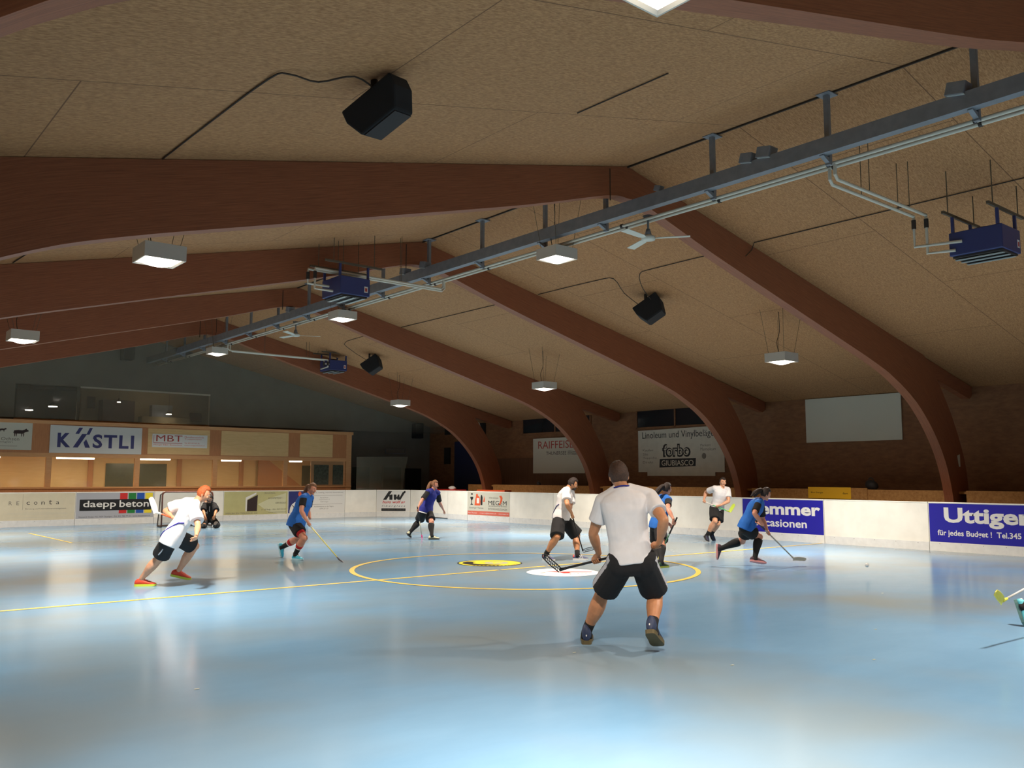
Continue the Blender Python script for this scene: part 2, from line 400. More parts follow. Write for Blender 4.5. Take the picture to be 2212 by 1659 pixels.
# joints of every figure and the ends of every stick, in metres
POSE = {
 'P1': {'pelvis': (6.357, 5.904, 0.86), 'neck': (6.319, 5.98, 1.54), 'head': (6.31, 6.012, 1.707), 'hipL': (6.284, 5.982, 0.816), 'hipR': (6.439, 5.818, 0.827), 'shL': (6.231, 6.15, 1.422), 'shR': (6.526, 5.815, 1.47), 'elbowL': (6.223, 6.292, 1.104), 'wristL': (6.385, 6.372, 0.891), 'handL': (6.409, 6.429, 0.821), 'kneeL': (6.368, 6.314, 0.513), 'ankleL': (6.358, 6.53, 0.108), 'toeL': (6.482, 6.652, 0.046), 'elbowR': (6.438, 5.56, 1.257), 'wristR': (6.526, 5.698, 1.03), 'handR': (6.559, 5.764, 1.002), 'kneeR': (6.748, 5.944, 0.512), 'ankleR': (6.452, 5.735, 0.237), 'toeR': (6.55, 5.767, 0.078)},
 'P2': {'pelvis': (4.572, 13.583, 0.763), 'neck': (4.857, 13.483, 1.267), 'head': (4.959, 13.444, 1.386), 'hipL': (4.62, 13.665, 0.757), 'hipR': (4.514, 13.511, 0.738), 'shL': (4.776, 13.682, 1.26), 'shR': (4.767, 13.307, 1.181), 'elbowL': (4.529, 13.862, 1.128), 'wristL': (4.57, 13.617, 1.03), 'handL': (4.65, 13.646, 0.999), 'kneeL': (4.987, 13.828, 0.577), 'ankleL': (4.793, 13.96, 0.192), 'toeL': (4.928, 13.923, 0.067), 'elbowR': (4.762, 13.091, 0.93), 'wristR': (4.665, 12.881, 0.796), 'handR': (4.665, 12.949, 0.739), 'kneeR': (4.452, 13.804, 0.424), 'ankleR': (4.269, 14.036, 0.106), 'toeR': (4.422, 13.957, 0.034)},
 'P3': {'pelvis': (8.043, 16.62, 0.748), 'neck': (8.218, 16.526, 1.278), 'head': (8.295, 16.485, 1.407), 'hipL': (8.108, 16.678, 0.72), 'hipR': (7.967, 16.579, 0.712), 'shL': (8.346, 16.648, 1.227), 'shR': (8.075, 16.408, 1.233), 'elbowL': (8.376, 16.808, 0.961), 'wristL': (8.338, 16.618, 0.799), 'handL': (8.304, 16.553, 0.84), 'kneeL': (8.247, 16.889, 0.395), 'ankleL': (8.026, 17.19, 0.218), 'toeL': (8.01, 17.231, 0.056), 'elbowR': (7.965, 16.267, 0.978), 'wristR': (8.04, 16.137, 0.778), 'handR': (8.089, 16.155, 0.711), 'kneeR': (8.051, 16.283, 0.442), 'ankleR': (7.999, 16.541, 0.121), 'toeR': (8.039, 16.401, 0.034)},
 'P4': {'pelvis': (13.546, 20.153, 0.761), 'neck': (13.696, 20.046, 1.296), 'head': (13.737, 20.017, 1.449), 'hipL': (13.63, 20.17, 0.727), 'hipR': (13.454, 20.158, 0.725), 'shL': (13.869, 20.062, 1.224), 'shR': (13.509, 19.995, 1.259), 'elbowL': (14.001, 20.154, 0.952), 'wristL': (14.166, 20.22, 0.77), 'handL': (14.218, 20.236, 0.704), 'kneeL': (13.55, 19.875, 0.446), 'ankleL': (13.419, 19.666, 0.11), 'toeL': (13.558, 19.585, 0.049), 'elbowR': (13.285, 19.943, 1.043), 'wristR': (13.128, 19.892, 0.849), 'handR': (13.095, 19.861, 0.777), 'kneeR': (13.529, 20.451, 0.441), 'ankleR': (13.224, 20.444, 0.152), 'toeR': (13.286, 20.544, 0.031)},
 'P5': {'pelvis': (12.271, 13.325, 0.838), 'neck': (12.347, 13.221, 1.42), 'head': (12.423, 13.138, 1.527), 'hipL': (12.357, 13.36, 0.809), 'hipR': (12.182, 13.299, 0.812), 'shL': (12.52, 13.3, 1.344), 'shR': (12.19, 13.1, 1.341), 'elbowL': (12.413, 13.21, 1.04), 'wristL': (12.232, 13.028, 1.124), 'handL': (12.175, 12.974, 1.08), 'kneeL': (12.638, 13.253, 0.483), 'ankleL': (12.479, 13.07, 0.114), 'toeL': (12.582, 12.94, 0.039), 'elbowR': (12.034, 12.892, 1.13), 'wristR': (12.217, 12.953, 0.942), 'handR': (12.273, 12.993, 0.884), 'kneeR': (11.963, 13.109, 0.485), 'ankleR': (11.923, 13.389, 0.136), 'toeR': (11.934, 13.235, 0.049)},
 'P6': {'pelvis': (13.07, 11.437, 0.734), 'neck': (13.177, 11.358, 1.297), 'head': (13.209, 11.318, 1.442), 'hipL': (13.095, 11.52, 0.696), 'hipR': (13.033, 11.358, 0.705), 'shL': (13.22, 11.541, 1.238), 'shR': (13.106, 11.197, 1.234), 'elbowL': (13.322, 11.62, 0.95), 'wristL': (13.316, 11.42, 0.791), 'handL': (13.36, 11.362, 0.733), 'kneeL': (13.259, 11.649, 0.338), 'ankleL': (12.983, 11.435, 0.105), 'toeL': (13.139, 11.432, 0.038), 'elbowR': (12.896, 11.031, 1.068), 'wristR': (12.858, 10.865, 0.881), 'handR': (12.908, 10.889, 0.815), 'kneeR': (12.865, 11.153, 0.388), 'ankleR': (12.613, 10.973, 0.111), 'toeR': (12.771, 10.98, 0.046)},
 'P7': {'pelvis': (19.022, 14.603, 0.856), 'neck': (19.011, 14.411, 1.389), 'head': (19.023, 14.389, 1.542), 'hipL': (19.115, 14.587, 0.85), 'hipR': (18.93, 14.625, 0.852), 'shL': (19.219, 14.39, 1.347), 'shR': (18.864, 14.541, 1.379), 'elbowL': (19.109, 14.284, 1.048), 'wristL': (18.888, 14.396, 0.941), 'handL': (18.881, 14.476, 0.902), 'kneeL': (18.92, 14.496, 0.467), 'ankleL': (19.071, 14.813, 0.196), 'toeL': (19.147, 14.839, 0.034), 'elbowR': (18.911, 14.858, 1.281), 'wristR': (18.743, 14.8, 1.077), 'handR': (18.696, 14.751, 1.03), 'kneeR': (18.7, 14.421, 0.536), 'ankleR': (18.66, 14.658, 0.163), 'toeR': (18.56, 14.576, 0.037)},
 'P8': {'pelvis': (13.843, 9.954, 0.762), 'neck': (13.998, 9.759, 1.256), 'head': (14.062, 9.677, 1.361), 'hipL': (13.928, 9.98, 0.764), 'hipR': (13.756, 9.941, 0.737), 'shL': (14.155, 9.856, 1.183), 'shR': (13.833, 9.679, 1.182), 'elbowL': (14.256, 9.883, 0.884), 'wristL': (14.16, 9.731, 0.704), 'handL': (14.131, 9.684, 0.64), 'kneeL': (14.076, 10.234, 0.471), 'ankleL': (13.811, 10.535, 0.324), 'toeL': (13.746, 10.594, 0.167), 'elbowR': (13.577, 9.59, 1.022), 'wristR': (13.695, 9.491, 0.81), 'handR': (13.833, 9.707, 0.849), 'kneeR': (14.129, 9.885, 0.561), 'ankleR': (13.939, 9.86, 0.189), 'toeR': (14.016, 9.738, 0.089)},
 'P9': {'pelvis': (10.872, 28.85, 0.257), 'neck': (10.797, 28.731, 0.797), 'head': (10.782, 28.646, 0.921), 'hipL': (10.918, 28.769, 0.264), 'hipR': (10.823, 28.93, 0.26), 'shL': (10.908, 28.581, 0.731), 'shR': (10.716, 28.916, 0.743), 'elbowL': (10.866, 28.305, 0.554), 'wristL': (10.742, 28.125, 0.399), 'handL': (10.735, 28.137, 0.311), 'kneeL': (10.957, 28.376, 0.081), 'ankleL': (10.725, 28.005, 0.069), 'toeL': (10.814, 28.157, 0.043), 'elbowR': (10.582, 28.684, 0.548), 'wristR': (10.569, 28.469, 0.391), 'handR': (10.578, 28.443, 0.305), 'kneeR': (10.565, 28.628, 0.079), 'ankleR': (10.482, 28.198, 0.069), 'toeR': (10.57, 28.351, 0.043)},
 'P10': {'pelvis': (11.313, 3.662, 0.915), 'neck': (11.341, 3.359, 1.392), 'head': (11.374, 3.265, 1.513), 'hipL': (11.406, 3.66, 0.893), 'hipR': (11.224, 3.682, 0.884), 'shL': (11.529, 3.411, 1.339), 'shR': (11.152, 3.349, 1.29), 'elbowL': (11.524, 3.45, 1.017), 'wristL': (11.451, 3.623, 0.823), 'handL': (11.422, 3.69, 0.77), 'kneeL': (11.598, 3.461, 0.554), 'ankleL': (11.647, 3.545, 0.121), 'toeL': (11.775, 3.451, 0.043), 'elbowR': (11.076, 3.478, 0.989), 'wristR': (10.995, 3.672, 0.797), 'handR': (10.975, 3.716, 0.693), 'kneeR': (11.098, 3.843, 0.497), 'ankleR': (10.942, 4.146, 0.225), 'toeR': (10.907, 4.178, 0.051)},
}
STICK = {
 'P1': ((6.572, 5.707, 1.018), (6.312, 6.858, 0.704), (6.175, 6.994, 0.816)),
 'P2': ((4.931, 13.659, 0.894), (4.332, 13.631, 1.119), (4.226, 13.624, 1.327)),
 'P3': ((7.992, 16.273, 0.869), (8.502, 15.652, 0.04), (8.531, 15.48, -0.02)),
 'P4': ((13.062, 19.839, 0.869), (13.354, 20.033, 0.05), (13.291, 19.902, -0.038)),
 'P5': ((12.139, 12.967, 1.151), (12.624, 13.061, 0.182), (12.788, 12.959, 0.227)),
 'P6': ((12.916, 10.831, 0.92), (12.868, 11.193, 0.266), (12.767, 11.164, 0.136)),
 'P7': ((18.665, 14.797, 1.052), (19.048, 14.229, 0.786), (19.18, 14.162, 0.953)),
 'P8': ((13.784, 9.711, 0.883), (14.834, 9.629, 0.149), (15.049, 9.52, 0.127)),
 'P10': ((11.034, 3.712, 0.703), (9.525, 3.799, 0.444), (9.248, 3.754, 0.534)),
}

# ------------------------------------------------------------------ floor, walls, roof
fl = struct(MB().quad((XL, YB, 0), (XR, YB, 0), (XR, 37.5, 0), (XL, 37.5, 0)).build('floor', M['floor'], fix=False))
def roofpanel(name, x0, x1):
    mb = MB()
    t = V((0, 0, 0.15))
    a, b, c, d = V((x0, YB, roofz(x0))), V((x1, YB, roofz(x1))), V((x1, YG, roofz(x1))), V((x0, YG, roofz(x0)))
    mb.hexa([a, b, c, d, a + t, b + t, c + t, d + t])
    return struct(mb.build(name, M['ceiling']))
roofpanel('ceiling', XL, RX)
roofpanel('ceiling', RX, XR)
struct(MB().box((XR, YB, 0), (XR + 0.2, YG, roofz(XR))).build('wall_right', M['wall']))
struct(MB().box((XL - 0.2, YB, 0), (XL, YG, roofz(XL))).build('wall_left', M['wall']))
struct(MB().prism([(XL, YB, 0), (XR, YB, 0), (XR, YB, roofz(XR)), (RX, YB, RZ), (XL, YB, roofz(XL))], (0, -0.2, 0)).build('wall_back', M['wall']))
# gable wall at the far end with openings for the booth and the upstairs window
def gpiece(mb, x0, x1, z0, z1=None):
    xs = [x0] + ([RX] if x0 < RX < x1 and z1 is None else []) + [x1]
    top = [(x, YG, roofz(x) if z1 is None else z1) for x in reversed(xs)]
    mb.prism([(x0, YG, z0), (x1, YG, z0)] + top, (0, 0.2, 0))
mb = MB()
gpiece(mb, XL, 4.0, 0)
gpiece(mb, 4.0, 6.0, 3.5)
gpiece(mb, 6.0, 12.9, 4.9)
gpiece(mb, 12.9, 18.7, 3.5)
gpiece(mb, 18.7, XR, 0)
gpiece(mb, 6.0, 12.9, 3.5, 3.62)
struct(mb.build('wall_far', M['gable']))
# ridge seam of the ceiling boards
struct(MB().box((RX - 0.012, YB, RZ - 0.03), (RX + 0.012, YG, RZ - 0.004)).build('trim_1', M['cable']))
# low boarding on the long wall
struct(MB().box((XR - 0.04, 24.0, 0), (XR, 30.2, 2.45)).build('trim_2', M['wall_low']))
# timber parapet in front of the long wall
for i, (ya, yb) in enumerate(((3.95, 9.62), (10.12, 15.82), (16.32, 22.04), (22.54, 28.3), (28.8, 30.0))):
    p = struct(MB().box((22.3, ya, 0), (22.38, yb, 1.36)).build('trim_%d' % (i + 3), M['osb']))

# windows in the long wall
def window(n, y0, y1, z0, z1, nm, frame_m, x=XR):
    mb = MB(); w = 0.06
    mb.box((x - 0.05, y0, z0), (x, y1, z0 + w)); mb.box((x - 0.05, y0, z1 - w), (x, y1, z1))
    for k in range(nm + 1):
        yc = y0 + (y1 - y0 - w) * k / nm
        mb.box((x - 0.05, yc, z0), (x, yc + w, z1))
    o = struct(mb.build('window_%d' % n, frame_m))
    for k in range(nm):
        ya = y0 + (y1 - y0 - w) * k / nm + w; yb = y0 + (y1 - y0 - w) * (k + 1) / nm
        MB().box((x - 0.02, ya, z0 + w), (x - 0.012, yb, z1 - w)).build('pane', M['night'], o)
    return o
window(1, 17.9, 21.5, 3.38, 4.08, 2, M['wall'])
window(2, 23.8, 27.85, 3.40, 4.08, 2, M['wall'])
w3 = struct(MB().box((XR - 0.05, 30.35, 3.4), (XR, 31.5, 4.05)).build('window_3', M['dark']))
mb = MB()                                           # tilted white casement of the third window
for a, b in (((30.4, 3.45), (31.4, 3.45)), ((30.4, 4.0), (31.4, 4.0)), ((30.4, 3.45), (30.4, 4.0)), ((31.4, 3.45), (31.4, 4.0))):
    xa = XR - 0.08 - (a[1] - 3.45) * 0.5; xb = XR - 0.08 - (b[1] - 3.45) * 0.5
    mb.tube([(xa, a[0], a[1]), (xb, b[0], b[1])], 0.03, 6)
mb.build('casement', M['fan'], w3)
# windows and doorway in the gable beside the booth
for n, (xa, xb, za, zb) in ((4, (19.3, 20.3, 0.9, 2.15)), (5, (20.9, 21.95, 0.9, 2.15))):
    o = struct(MB().box((xa, YG - 0.04, za), (xb, YG, zb)).build('window_%d' % n, M['gable']))
    MB().box((xa + 0.06, YG - 0.05, za + 0.06), (xb - 0.06, YG - 0.04, zb - 0.06)).build('pane', M['green_glass'], o)
d1 = struct(MB().box((22.15, YG - 0.06, 0), (23.0, YG, 2.05)).build('door_1', M['dark']))
MB().tube([(22.25, YG - 0.12, 1.0), (22.4, YG - 0.12, 1.0)], 0.012, 6).build('door_handle', M['steel'], d1)

# ------------------------------------------------------------------ glulam frames
LOW = [(0, 6.32), (0.5, 6.27), (2.3, 5.74), (4.9, 5.05), (6.6, 4.60), (7.9, 4.25), (8.8, 3.95), (9.8, 3.45), (10.6, 2.78), (11.15, 2.05), (11.45, 1.25), (11.5, 0.6), (11.5, 0)]
UPP = [(0, 6.88), (0.5, 6.77), (2.3, 6.37), (4.9, 5.79), (6.6, 5.415), (7.9, 5.12), (9.1, 4.86), (10.3, 4.58), (11.2, 3.72), (11.85, 2.8), (12.25, 1.9), (12.35, 0.9), (12.35, 0)]
def spline(pts, n):
    out = []
    for i in range(len(pts) - 1):
        p0, p1, p2, p3 = pts[max(i - 1, 0)], pts[i], pts[i + 1], pts[min(i + 2, len(pts) - 1)]
        for k in range(n):
            t = k / n
            out.append(tuple(0.5 * (2 * b + (c - a) * t + (2 * a - 5 * b + 4 * c - d) * t * t + (3 * b - a - 3 * c + d) * t ** 3) for a, b, c, d in zip(p0, p1, p2, p3)))
    return out + [pts[-1]]
LO2, UP2 = spline(LOW, 4), spline(UPP, 4)
for i in range(25):                              # straight under the roof
    UP2[i] = (UP2[i][0], RZ - 0.006 - SL * UP2[i][0])
def frame(y, label):
    t = 0.22
    root = thing('timber_arch', (RX, y, 0), label, 'roof arch', 'glued timber arches of the hall')
    for s in (-1, 1):
        mb = MB(); uv = []
        rings = []; u = 0
        for i, (lo, up) in enumerate(zip(LO2, UP2)):
            if i: u += (V((*lo, 0)) - V((*LO2[i - 1], 0))).length * 0.5 + (V((*up, 0)) - V((*UP2[i - 1], 0))).length * 0.5
            w = sqrt((lo[0] - up[0]) ** 2 + (lo[1] - up[1]) ** 2)
            rings.append([(RX + s * lo[0], y, lo[1]), (RX + s * up[0], y, up[1]), (RX + s * up[0], y + t, up[1]), (RX + s * lo[0], y + t, lo[1])])
            uv += [(u, 0.0), (u, w), (u, w + t), (u, -t)]
        mb.ring_loft(rings)
        o = mb.build('arch_half', M['glulam'], root, uv=uv)
        # straight stub rafter carried on to the wall
        st = MB()
        xa, xb, xe = 10.0, XR - RX - 0.06, XR - RX
        yy = y + 0.02
        st.prism([(RX + s * 9.2, yy, RZ - 0.02 - SL * 9.2), (RX + s * xb, yy, RZ - 0.02 - SL * xb), (RX + s * xb, yy, RZ - 0.26 - SL * xb), (RX + s * (xb - 0.15), yy, RZ - 0.34 - SL * xb), (RX + s * 9.2, yy, RZ - 0.4 - SL * 9.2)], (0, t - 0.04, 0))
        b = len(st.v)
        st.build('stub_rafter', M['glulam'], root, uv=[(v.x, v.z) for v in st.v])
    # steel hinge plates at the crown
    MB().box((RX - 0.44, y - 0.004, 6.2), (RX - 0.42, y, 6.74)).build('crown_joint', M['cable'], root)
    return root
ARCH = [(-2.55, 'timber arch behind the photographer, nearest the rear wall'), (3.26, 'nearest timber arch, crossing both upper corners of the view'),
        (9.83, 'second timber arch, whose leg stands right of the blank white wall sheet'), (16.03, 'third timber arch, whose leg stands right of the linoleum banner'),
        (22.25, 'fourth timber arch, whose leg overlaps the bank banner with red letters'), (28.5, 'farthest timber arch, whose leg stands beside the navy gym mat')]
for y, lab in ARCH: frame(y, lab)

# ------------------------------------------------------------------ steel beam and pipes below the ridge
sb = thing('steel_beam', (10.45, 12.5, 6.0), 'long grey galvanised steel beam hung below the roof ridge', 'beam')
mb = MB(); y0, y1 = YB + 0.3, YG - 0.05
mb.box((10.36, y0, 5.98), (10.375, y1, 6.16)); mb.box((10.36, y0, 5.965), (10.5, y1, 5.98)); mb.box((10.36, y0, 6.16), (10.5, y1, 6.175))
mb.build('channel', M['steel'], sb)
for k in range(22):
    y = -7.3 + 1.92 * k
    if any(abs(y - a[0] - 0.11) < 0.2 for a in ARCH): y += 0.35
    MB().box((10.55, y - 0.035, 5.86), (10.61, y + 0.035, 6.86)).build('hanger_post', M['steel'], sb)
    MB().box((10.47, y - 0.1, 6.84), (10.7, y + 0.1, 6.855)).build('head_plate', M['steel'], sb)
    MB().hexa([(10.4, y - 0.03, 5.95), (10.56, y - 0.03, 5.88), (10.56, y + 0.03, 5.88), (10.4, y + 0.03, 5.95), (10.4, y - 0.03, 5.965), (10.56, y - 0.03, 5.95), (10.56, y + 0.03, 5.95), (10.4, y + 0.03, 5.965)]).build('gusset', M['steel'], sb)
for x, lab in ((10.66, 'left one of the two white heating pipes running under the ridge beam'), (10.80, 'right one of the two white heating pipes running under the ridge beam')):
    root = thing('heating_pipe', (x, 12.5, 5.9), lab, 'pipe', 'white heating pipes under the ridge')
    MB().tube([(x, y0, 5.90), (x, y1, 5.90)], 0.026, 10).build('pipe_run', M['pipe'], root, smooth=True)
    for k in range(22):
        y = -7.3 + 1.92 * k + 0.05
        MB().tube([(x, y - 0.02, 5.90), (x, y + 0.02, 5.90)], 0.04, 8).build('pipe_clip', M['clip'], root)

# ------------------------------------------------------------------ square pendant lamps
def lamp(x, y, label):
    z0 = {0: 4.46, 1: 5.59, 2: 4.27}[0 if x < 8 else (1 if x < 14 else 2)]
    if 2.8 < y < 2.9 and x < 5: z0 -= 0.22          # hangs a little lower than its row
    h = 0.53 / 2; H = 0.2
    root = thing('pendant_lamp', (x, y, z0), label, 'lamp', 'square pendant lamps of the hall')
    mb = MB()
    t = 0.012
    for (ax0, ay0, ax1, ay1) in ((-h, -h, h, -h + t), (-h, h - t, h, h), (-h, -h + t, -h + t, h - t), (h - t, -h + t, h, h - t)):
        mb.box((x + ax0, y + ay0, z0), (x + ax1, y + ay1, z0 + H))
    mb.box((x - h + t, y - h + t, z0 + H - t), (x + h - t, y + h - t, z0 + H))
    mb.build('housing', M['lamp_case'], root)
    # pyramid rim and domed bright diffuser
    r = MB(); g = h - 0.038
    for (a, b) in (((-1, -1), (1, -1)), ((1, -1), (1, 1)), ((1, 1), (-1, 1)), ((-1, 1), (-1, -1))):
        r.hexa([(x + a[0] * (h - t), y + a[1] * (h - t), z0), (x + b[0] * (h - t), y + b[1] * (h - t), z0), (x + b[0] * g, y + b[1] * g, z0 + 0.02), (x + a[0] * g, y + a[1] * g, z0 + 0.02),
                (x + a[0] * (h - t), y + a[1] * (h - t), z0 + 0.008), (x + b[0] * (h - t), y + b[1] * (h - t), z0 + 0.008), (x + b[0] * g, y + b[1] * g, z0 + 0.028), (x + a[0] * g, y + a[1] * g, z0 + 0.028)])
    r.build('rim', M['lamp_case'], root)
    d = MB(); n = 8; idx = []
    for i in range(n + 1):
        for j in range(n + 1):
            u, w = 2 * i / n - 1, 2 * j / n - 1
            d.v.append(V((x + u * g, y + w * g, z0 + 0.015 - 0.075 * (1 - u * u) * (1 - w * w))))
    for i in range(n):
        for j in range(n):
            a = i * (n + 1) + j
            d.f.append((a, a + 1, a + n + 2, a + n + 1))
    d.build('diffuser', M['lamp_glow'], root, smooth=True, fix=False)
    la = bpy.data.lights.new('lamp_beam', 'AREA'); la.shape = 'SQUARE'; la.size = 2 * g * 0.8; la.energy = LAMP_W; la.color = LAMP_COL; la.spread = radians(LAMP_SPREAD)
    lo = bpy.data.objects.new('lamp_beam', la); COL.objects.link(lo); lo.parent = root; lo.location = (0, 0, -0.062)
    for (sx, sy, tx, ty) in ((-1, -1, -0.15, -0.1), (1, -1, 0.15, -0.1), (-1, 1, -0.15, 0.1), (1, 1, 0.15, 0.1)):
        ex, ey = x + sx * 0.2 + tx, y + sy * 0.2 + ty
        MB().tube([(x + sx * 0.2, y + sy * 0.2, z0 + H), (ex, ey, roofz(ex))], 0.004, 5).build('hanging_wire', M['rod'], root)
    MB().tube(spline([(x - 0.1, y, z0 + H), (x - 0.13, y + 0.02, z0 + H + 0.25), (x - 0.05, y, z0 + H + 0.5), (x - 0.06, y, roofz(x - 0.06))], 4), 0.007, 5).build('lamp_cable', M['cable'], root)
LN = {(3.6, -4.7): 'rear lamp of the near row, behind the photographer', (10.55, -4.7): 'rear lamp of the middle row, behind the photographer', (17.2, -4.7): 'rear lamp of the far row, behind the photographer',
      (3.35, 2.85): 'glaring square lamp cut off by the top edge of the view', (10.55, 2.8): 'middle row square lamp just outside the top right of the view', (17.2, 2.8): 'far row square lamp outside the right edge of the view',
      (3.6, 11.7): 'large square lamp at left, under the second arch', (10.55, 11.55): 'square lamp hanging between the white fan and the near steel beam post', (17.25, 11.35): 'square lamp at right, above the blank white wall sheet',
      (3.62, 20.5): 'square lamp at the left edge, in front of the fourth arch', (10.55, 19.55): 'square lamp below the blue heater in the middle', (17.25, 19.45): 'square lamp in front of the fourth arch, above the bank banner',
      (3.6, 27.9): 'far square lamp outside the left edge of the view', (10.5, 27.8): 'square lamp at the far end of the white pipes', (17.3, 27.5): 'farthest right square lamp, at the knee of the last arch'}
for (x, y), lab in LN.items(): lamp(x, y, lab)

# ------------------------------------------------------------------ blue heaters with rails, rods and pipe branches
def heater(x0, y0, z0, label, pipe_y, pside):
    """casing x0..x0+.66, y0..y0+.78, z0..z0+.38"""
    w, l, h = 0.66, 0.76, 0.36
    root = thing('unit_heater', (x0 + w / 2, y0 + l / 2, z0), label, 'heater', 'blue unit heaters under the ceiling')
    bevel(MB().box((x0, y0, z0), (x0 + w, y0 + l, z0 + h)).build('casing', M['heater'], root), 0.015)
    mb = MB()
    mb.box((x0 + 0.05, y0 + 0.03, z0 - 0.03), (x0 + w - 0.05, y0 + l - 0.03, z0))
    mb.build('outlet_frame', M['clip'], root)
    for q in range(3):
        a = x0 + 0.1 + q * 0.2
        MB().hexa([(a, y0 + 0.04, z0 - 0.06), (a + 0.075, y0 + 0.04, z0 - 0.05), (a + 0.075, y0 + l - 0.04, z0 - 0.05), (a, y0 + l - 0.04, z0 - 0.06), (a, y0 + 0.04, z0 - 0.045), (a + 0.075, y0 + 0.04, z0 - 0.035), (a + 0.075, y0 + l - 0.04, z0 - 0.035), (a, y0 + l - 0.04, z0 - 0.045)]).build('louvre', M['louvre'], root)
    MB().tube([(x0 + w / 2, y0 + l / 2, z0 + h), (x0 + w / 2, y0 + l / 2, z0 + h + 0.06)], 0.13, 14).build('fan_motor', M['clip'], root, smooth=True)
    zr = z0 + h + 0.24
    for yr in (y0 + 0.06, y0 + l - 0.06):
        MB().box((x0 - 0.3, yr - 0.02, zr), (x0 + w + 0.3, yr + 0.02, zr + 0.04)).build('rail', M['rod'], root)
        for xr in (x0 + 0.02, x0 + w - 0.02):
            MB().box((xr - 0.02, yr - 0.02, z0 + h), (xr + 0.02, yr + 0.02, zr)).build('bracket', M['heater'], root)
        for xr in (x0 - 0.12, x0 + w + 0.12):
            MB().tube([(xr, yr, zr + 0.04), (xr, yr, roofz(xr))], 0.008, 6).build('hanging_rod', M['rod'], root)
    f = Face((x0, y0, z0), (1, 0, 0), (0, 0, 1))
    f.panel('badge', w - 0.13, 0.08, w - 0.05, 0.2, 0.0005, 0.003, M['white'], root)
    f.panel('badge_mark', w - 0.115, 0.1, w - 0.065, 0.17, 0.003, 0.004, M['brick'], root)
    # two branch pipes from the ridge pipes, dropping to the valve
    zb = 5.68
    for k in (0, 1):
        xm = (10.66, 10.80)[k]; yb = pipe_y + 0.16 * k
        xe = x0 - 0.14 - 0.07 * k if x0 > RX else x0 - 0.40 - 0.07 * k
        pr = thing('branch_pipe', (xm, yb, zb), '%s of the two white pipes feeding the %s' % (('nearer', 'farther')[k], pside), 'pipe', 'branch pipes to the heaters')
        pts = [(xm, yb, 5.89), (xm, yb, zb + 0.06), (xm + (0.06 if x0 > RX else -0.06), yb, zb), (xe, yb, zb), (xe, yb, zb - 0.05), (xe, yb, z0 + 0.08 + 0.12 * k), (x0 - 0.01, yb if y0 < yb < y0 + l else (y0 + l - 0.1 - 0.1 * k), z0 + 0.08 + 0.12 * k)]
        MB().tube(pts, 0.024, 8).build('pipe_run', M['pipe'], pr, smooth=False)
        MB().tube([(xe, yb, zb - 0.06), (xe, yb, zb - 0.2)], 0.035, 8).build('valve', M['clip'], pr)
        for q in (0.35, 0.8):
            xh = xm + (xe - xm) * q
            MB().tube([(xh, yb, zb), (xh, yb, roofz(xh))], 0.006, 5).build('hanging_rod', M['rod'], pr)
heater(13.38, 5.08, 5.0, 'blue heater at the right edge under the ceiling', 6.1, 'right-hand heater')
heater(8.04, 15.02, 5.2, 'blue heater with pale louvres in the middle above a lamp', 15.3, 'middle heater')
heater(14.35, 27.4, 5.36, 'farthest blue heater, next to the smallest loudspeaker', 27.3, 'farthest heater')

# ------------------------------------------------------------------ fans
def fan(x, y, ang, label):
    z = 5.58
    root = thing('ceiling_fan', (x, y, z), label, 'fan', 'white ceiling fans')
    MB().tube([(x, y, z + 0.03), (x, y, 5.97)], 0.018, 8).build('down_rod', M['steel'], root, smooth=True)
    MB().tube([(x, y, 5.90), (x, y, 5.965)], [0.05, 0.09], 12).build('canopy', M['steel'], root, smooth=True)
    MB().tube([(x, y, z - 0.03), (x, y, z - 0.02), (x, y, z + 0.03), (x, y, z + 0.06)], [0.07, 0.115, 0.115, 0.06], 18).build('motor', M['fan'], root, smooth=True)
    MB().tube([(x, y, z + 0.06), (x, y, z + 0.16)], [0.06, 0.035], 10).build('rod_cup', M['steel'], root, smooth=True)
    for k in range(3):
        a = ang + k * 2 * pi / 3
        d = V((cos(a), sin(a), 0)); s = V((-sin(a), cos(a), 0.12)).normalized()
        c = V((x, y, z))
        MB().prism([c + d * 0.1 - s * 0.03, c + d * 0.2 - s * 0.06, c + d * 0.68 - s * 0.07, c + d * 0.68 + s * 0.07, c + d * 0.2 + s * 0.06, c + d * 0.1 + s * 0.03], (0, 0, 0.008)).build('blade', M['fan'], root)
fan(10.72, 9.5, radians(-52), 'nearer white ceiling fan under the second arch crown')
fan(10.72, 22.55, radians(-20), 'farther small white ceiling fan, between two square lamps')

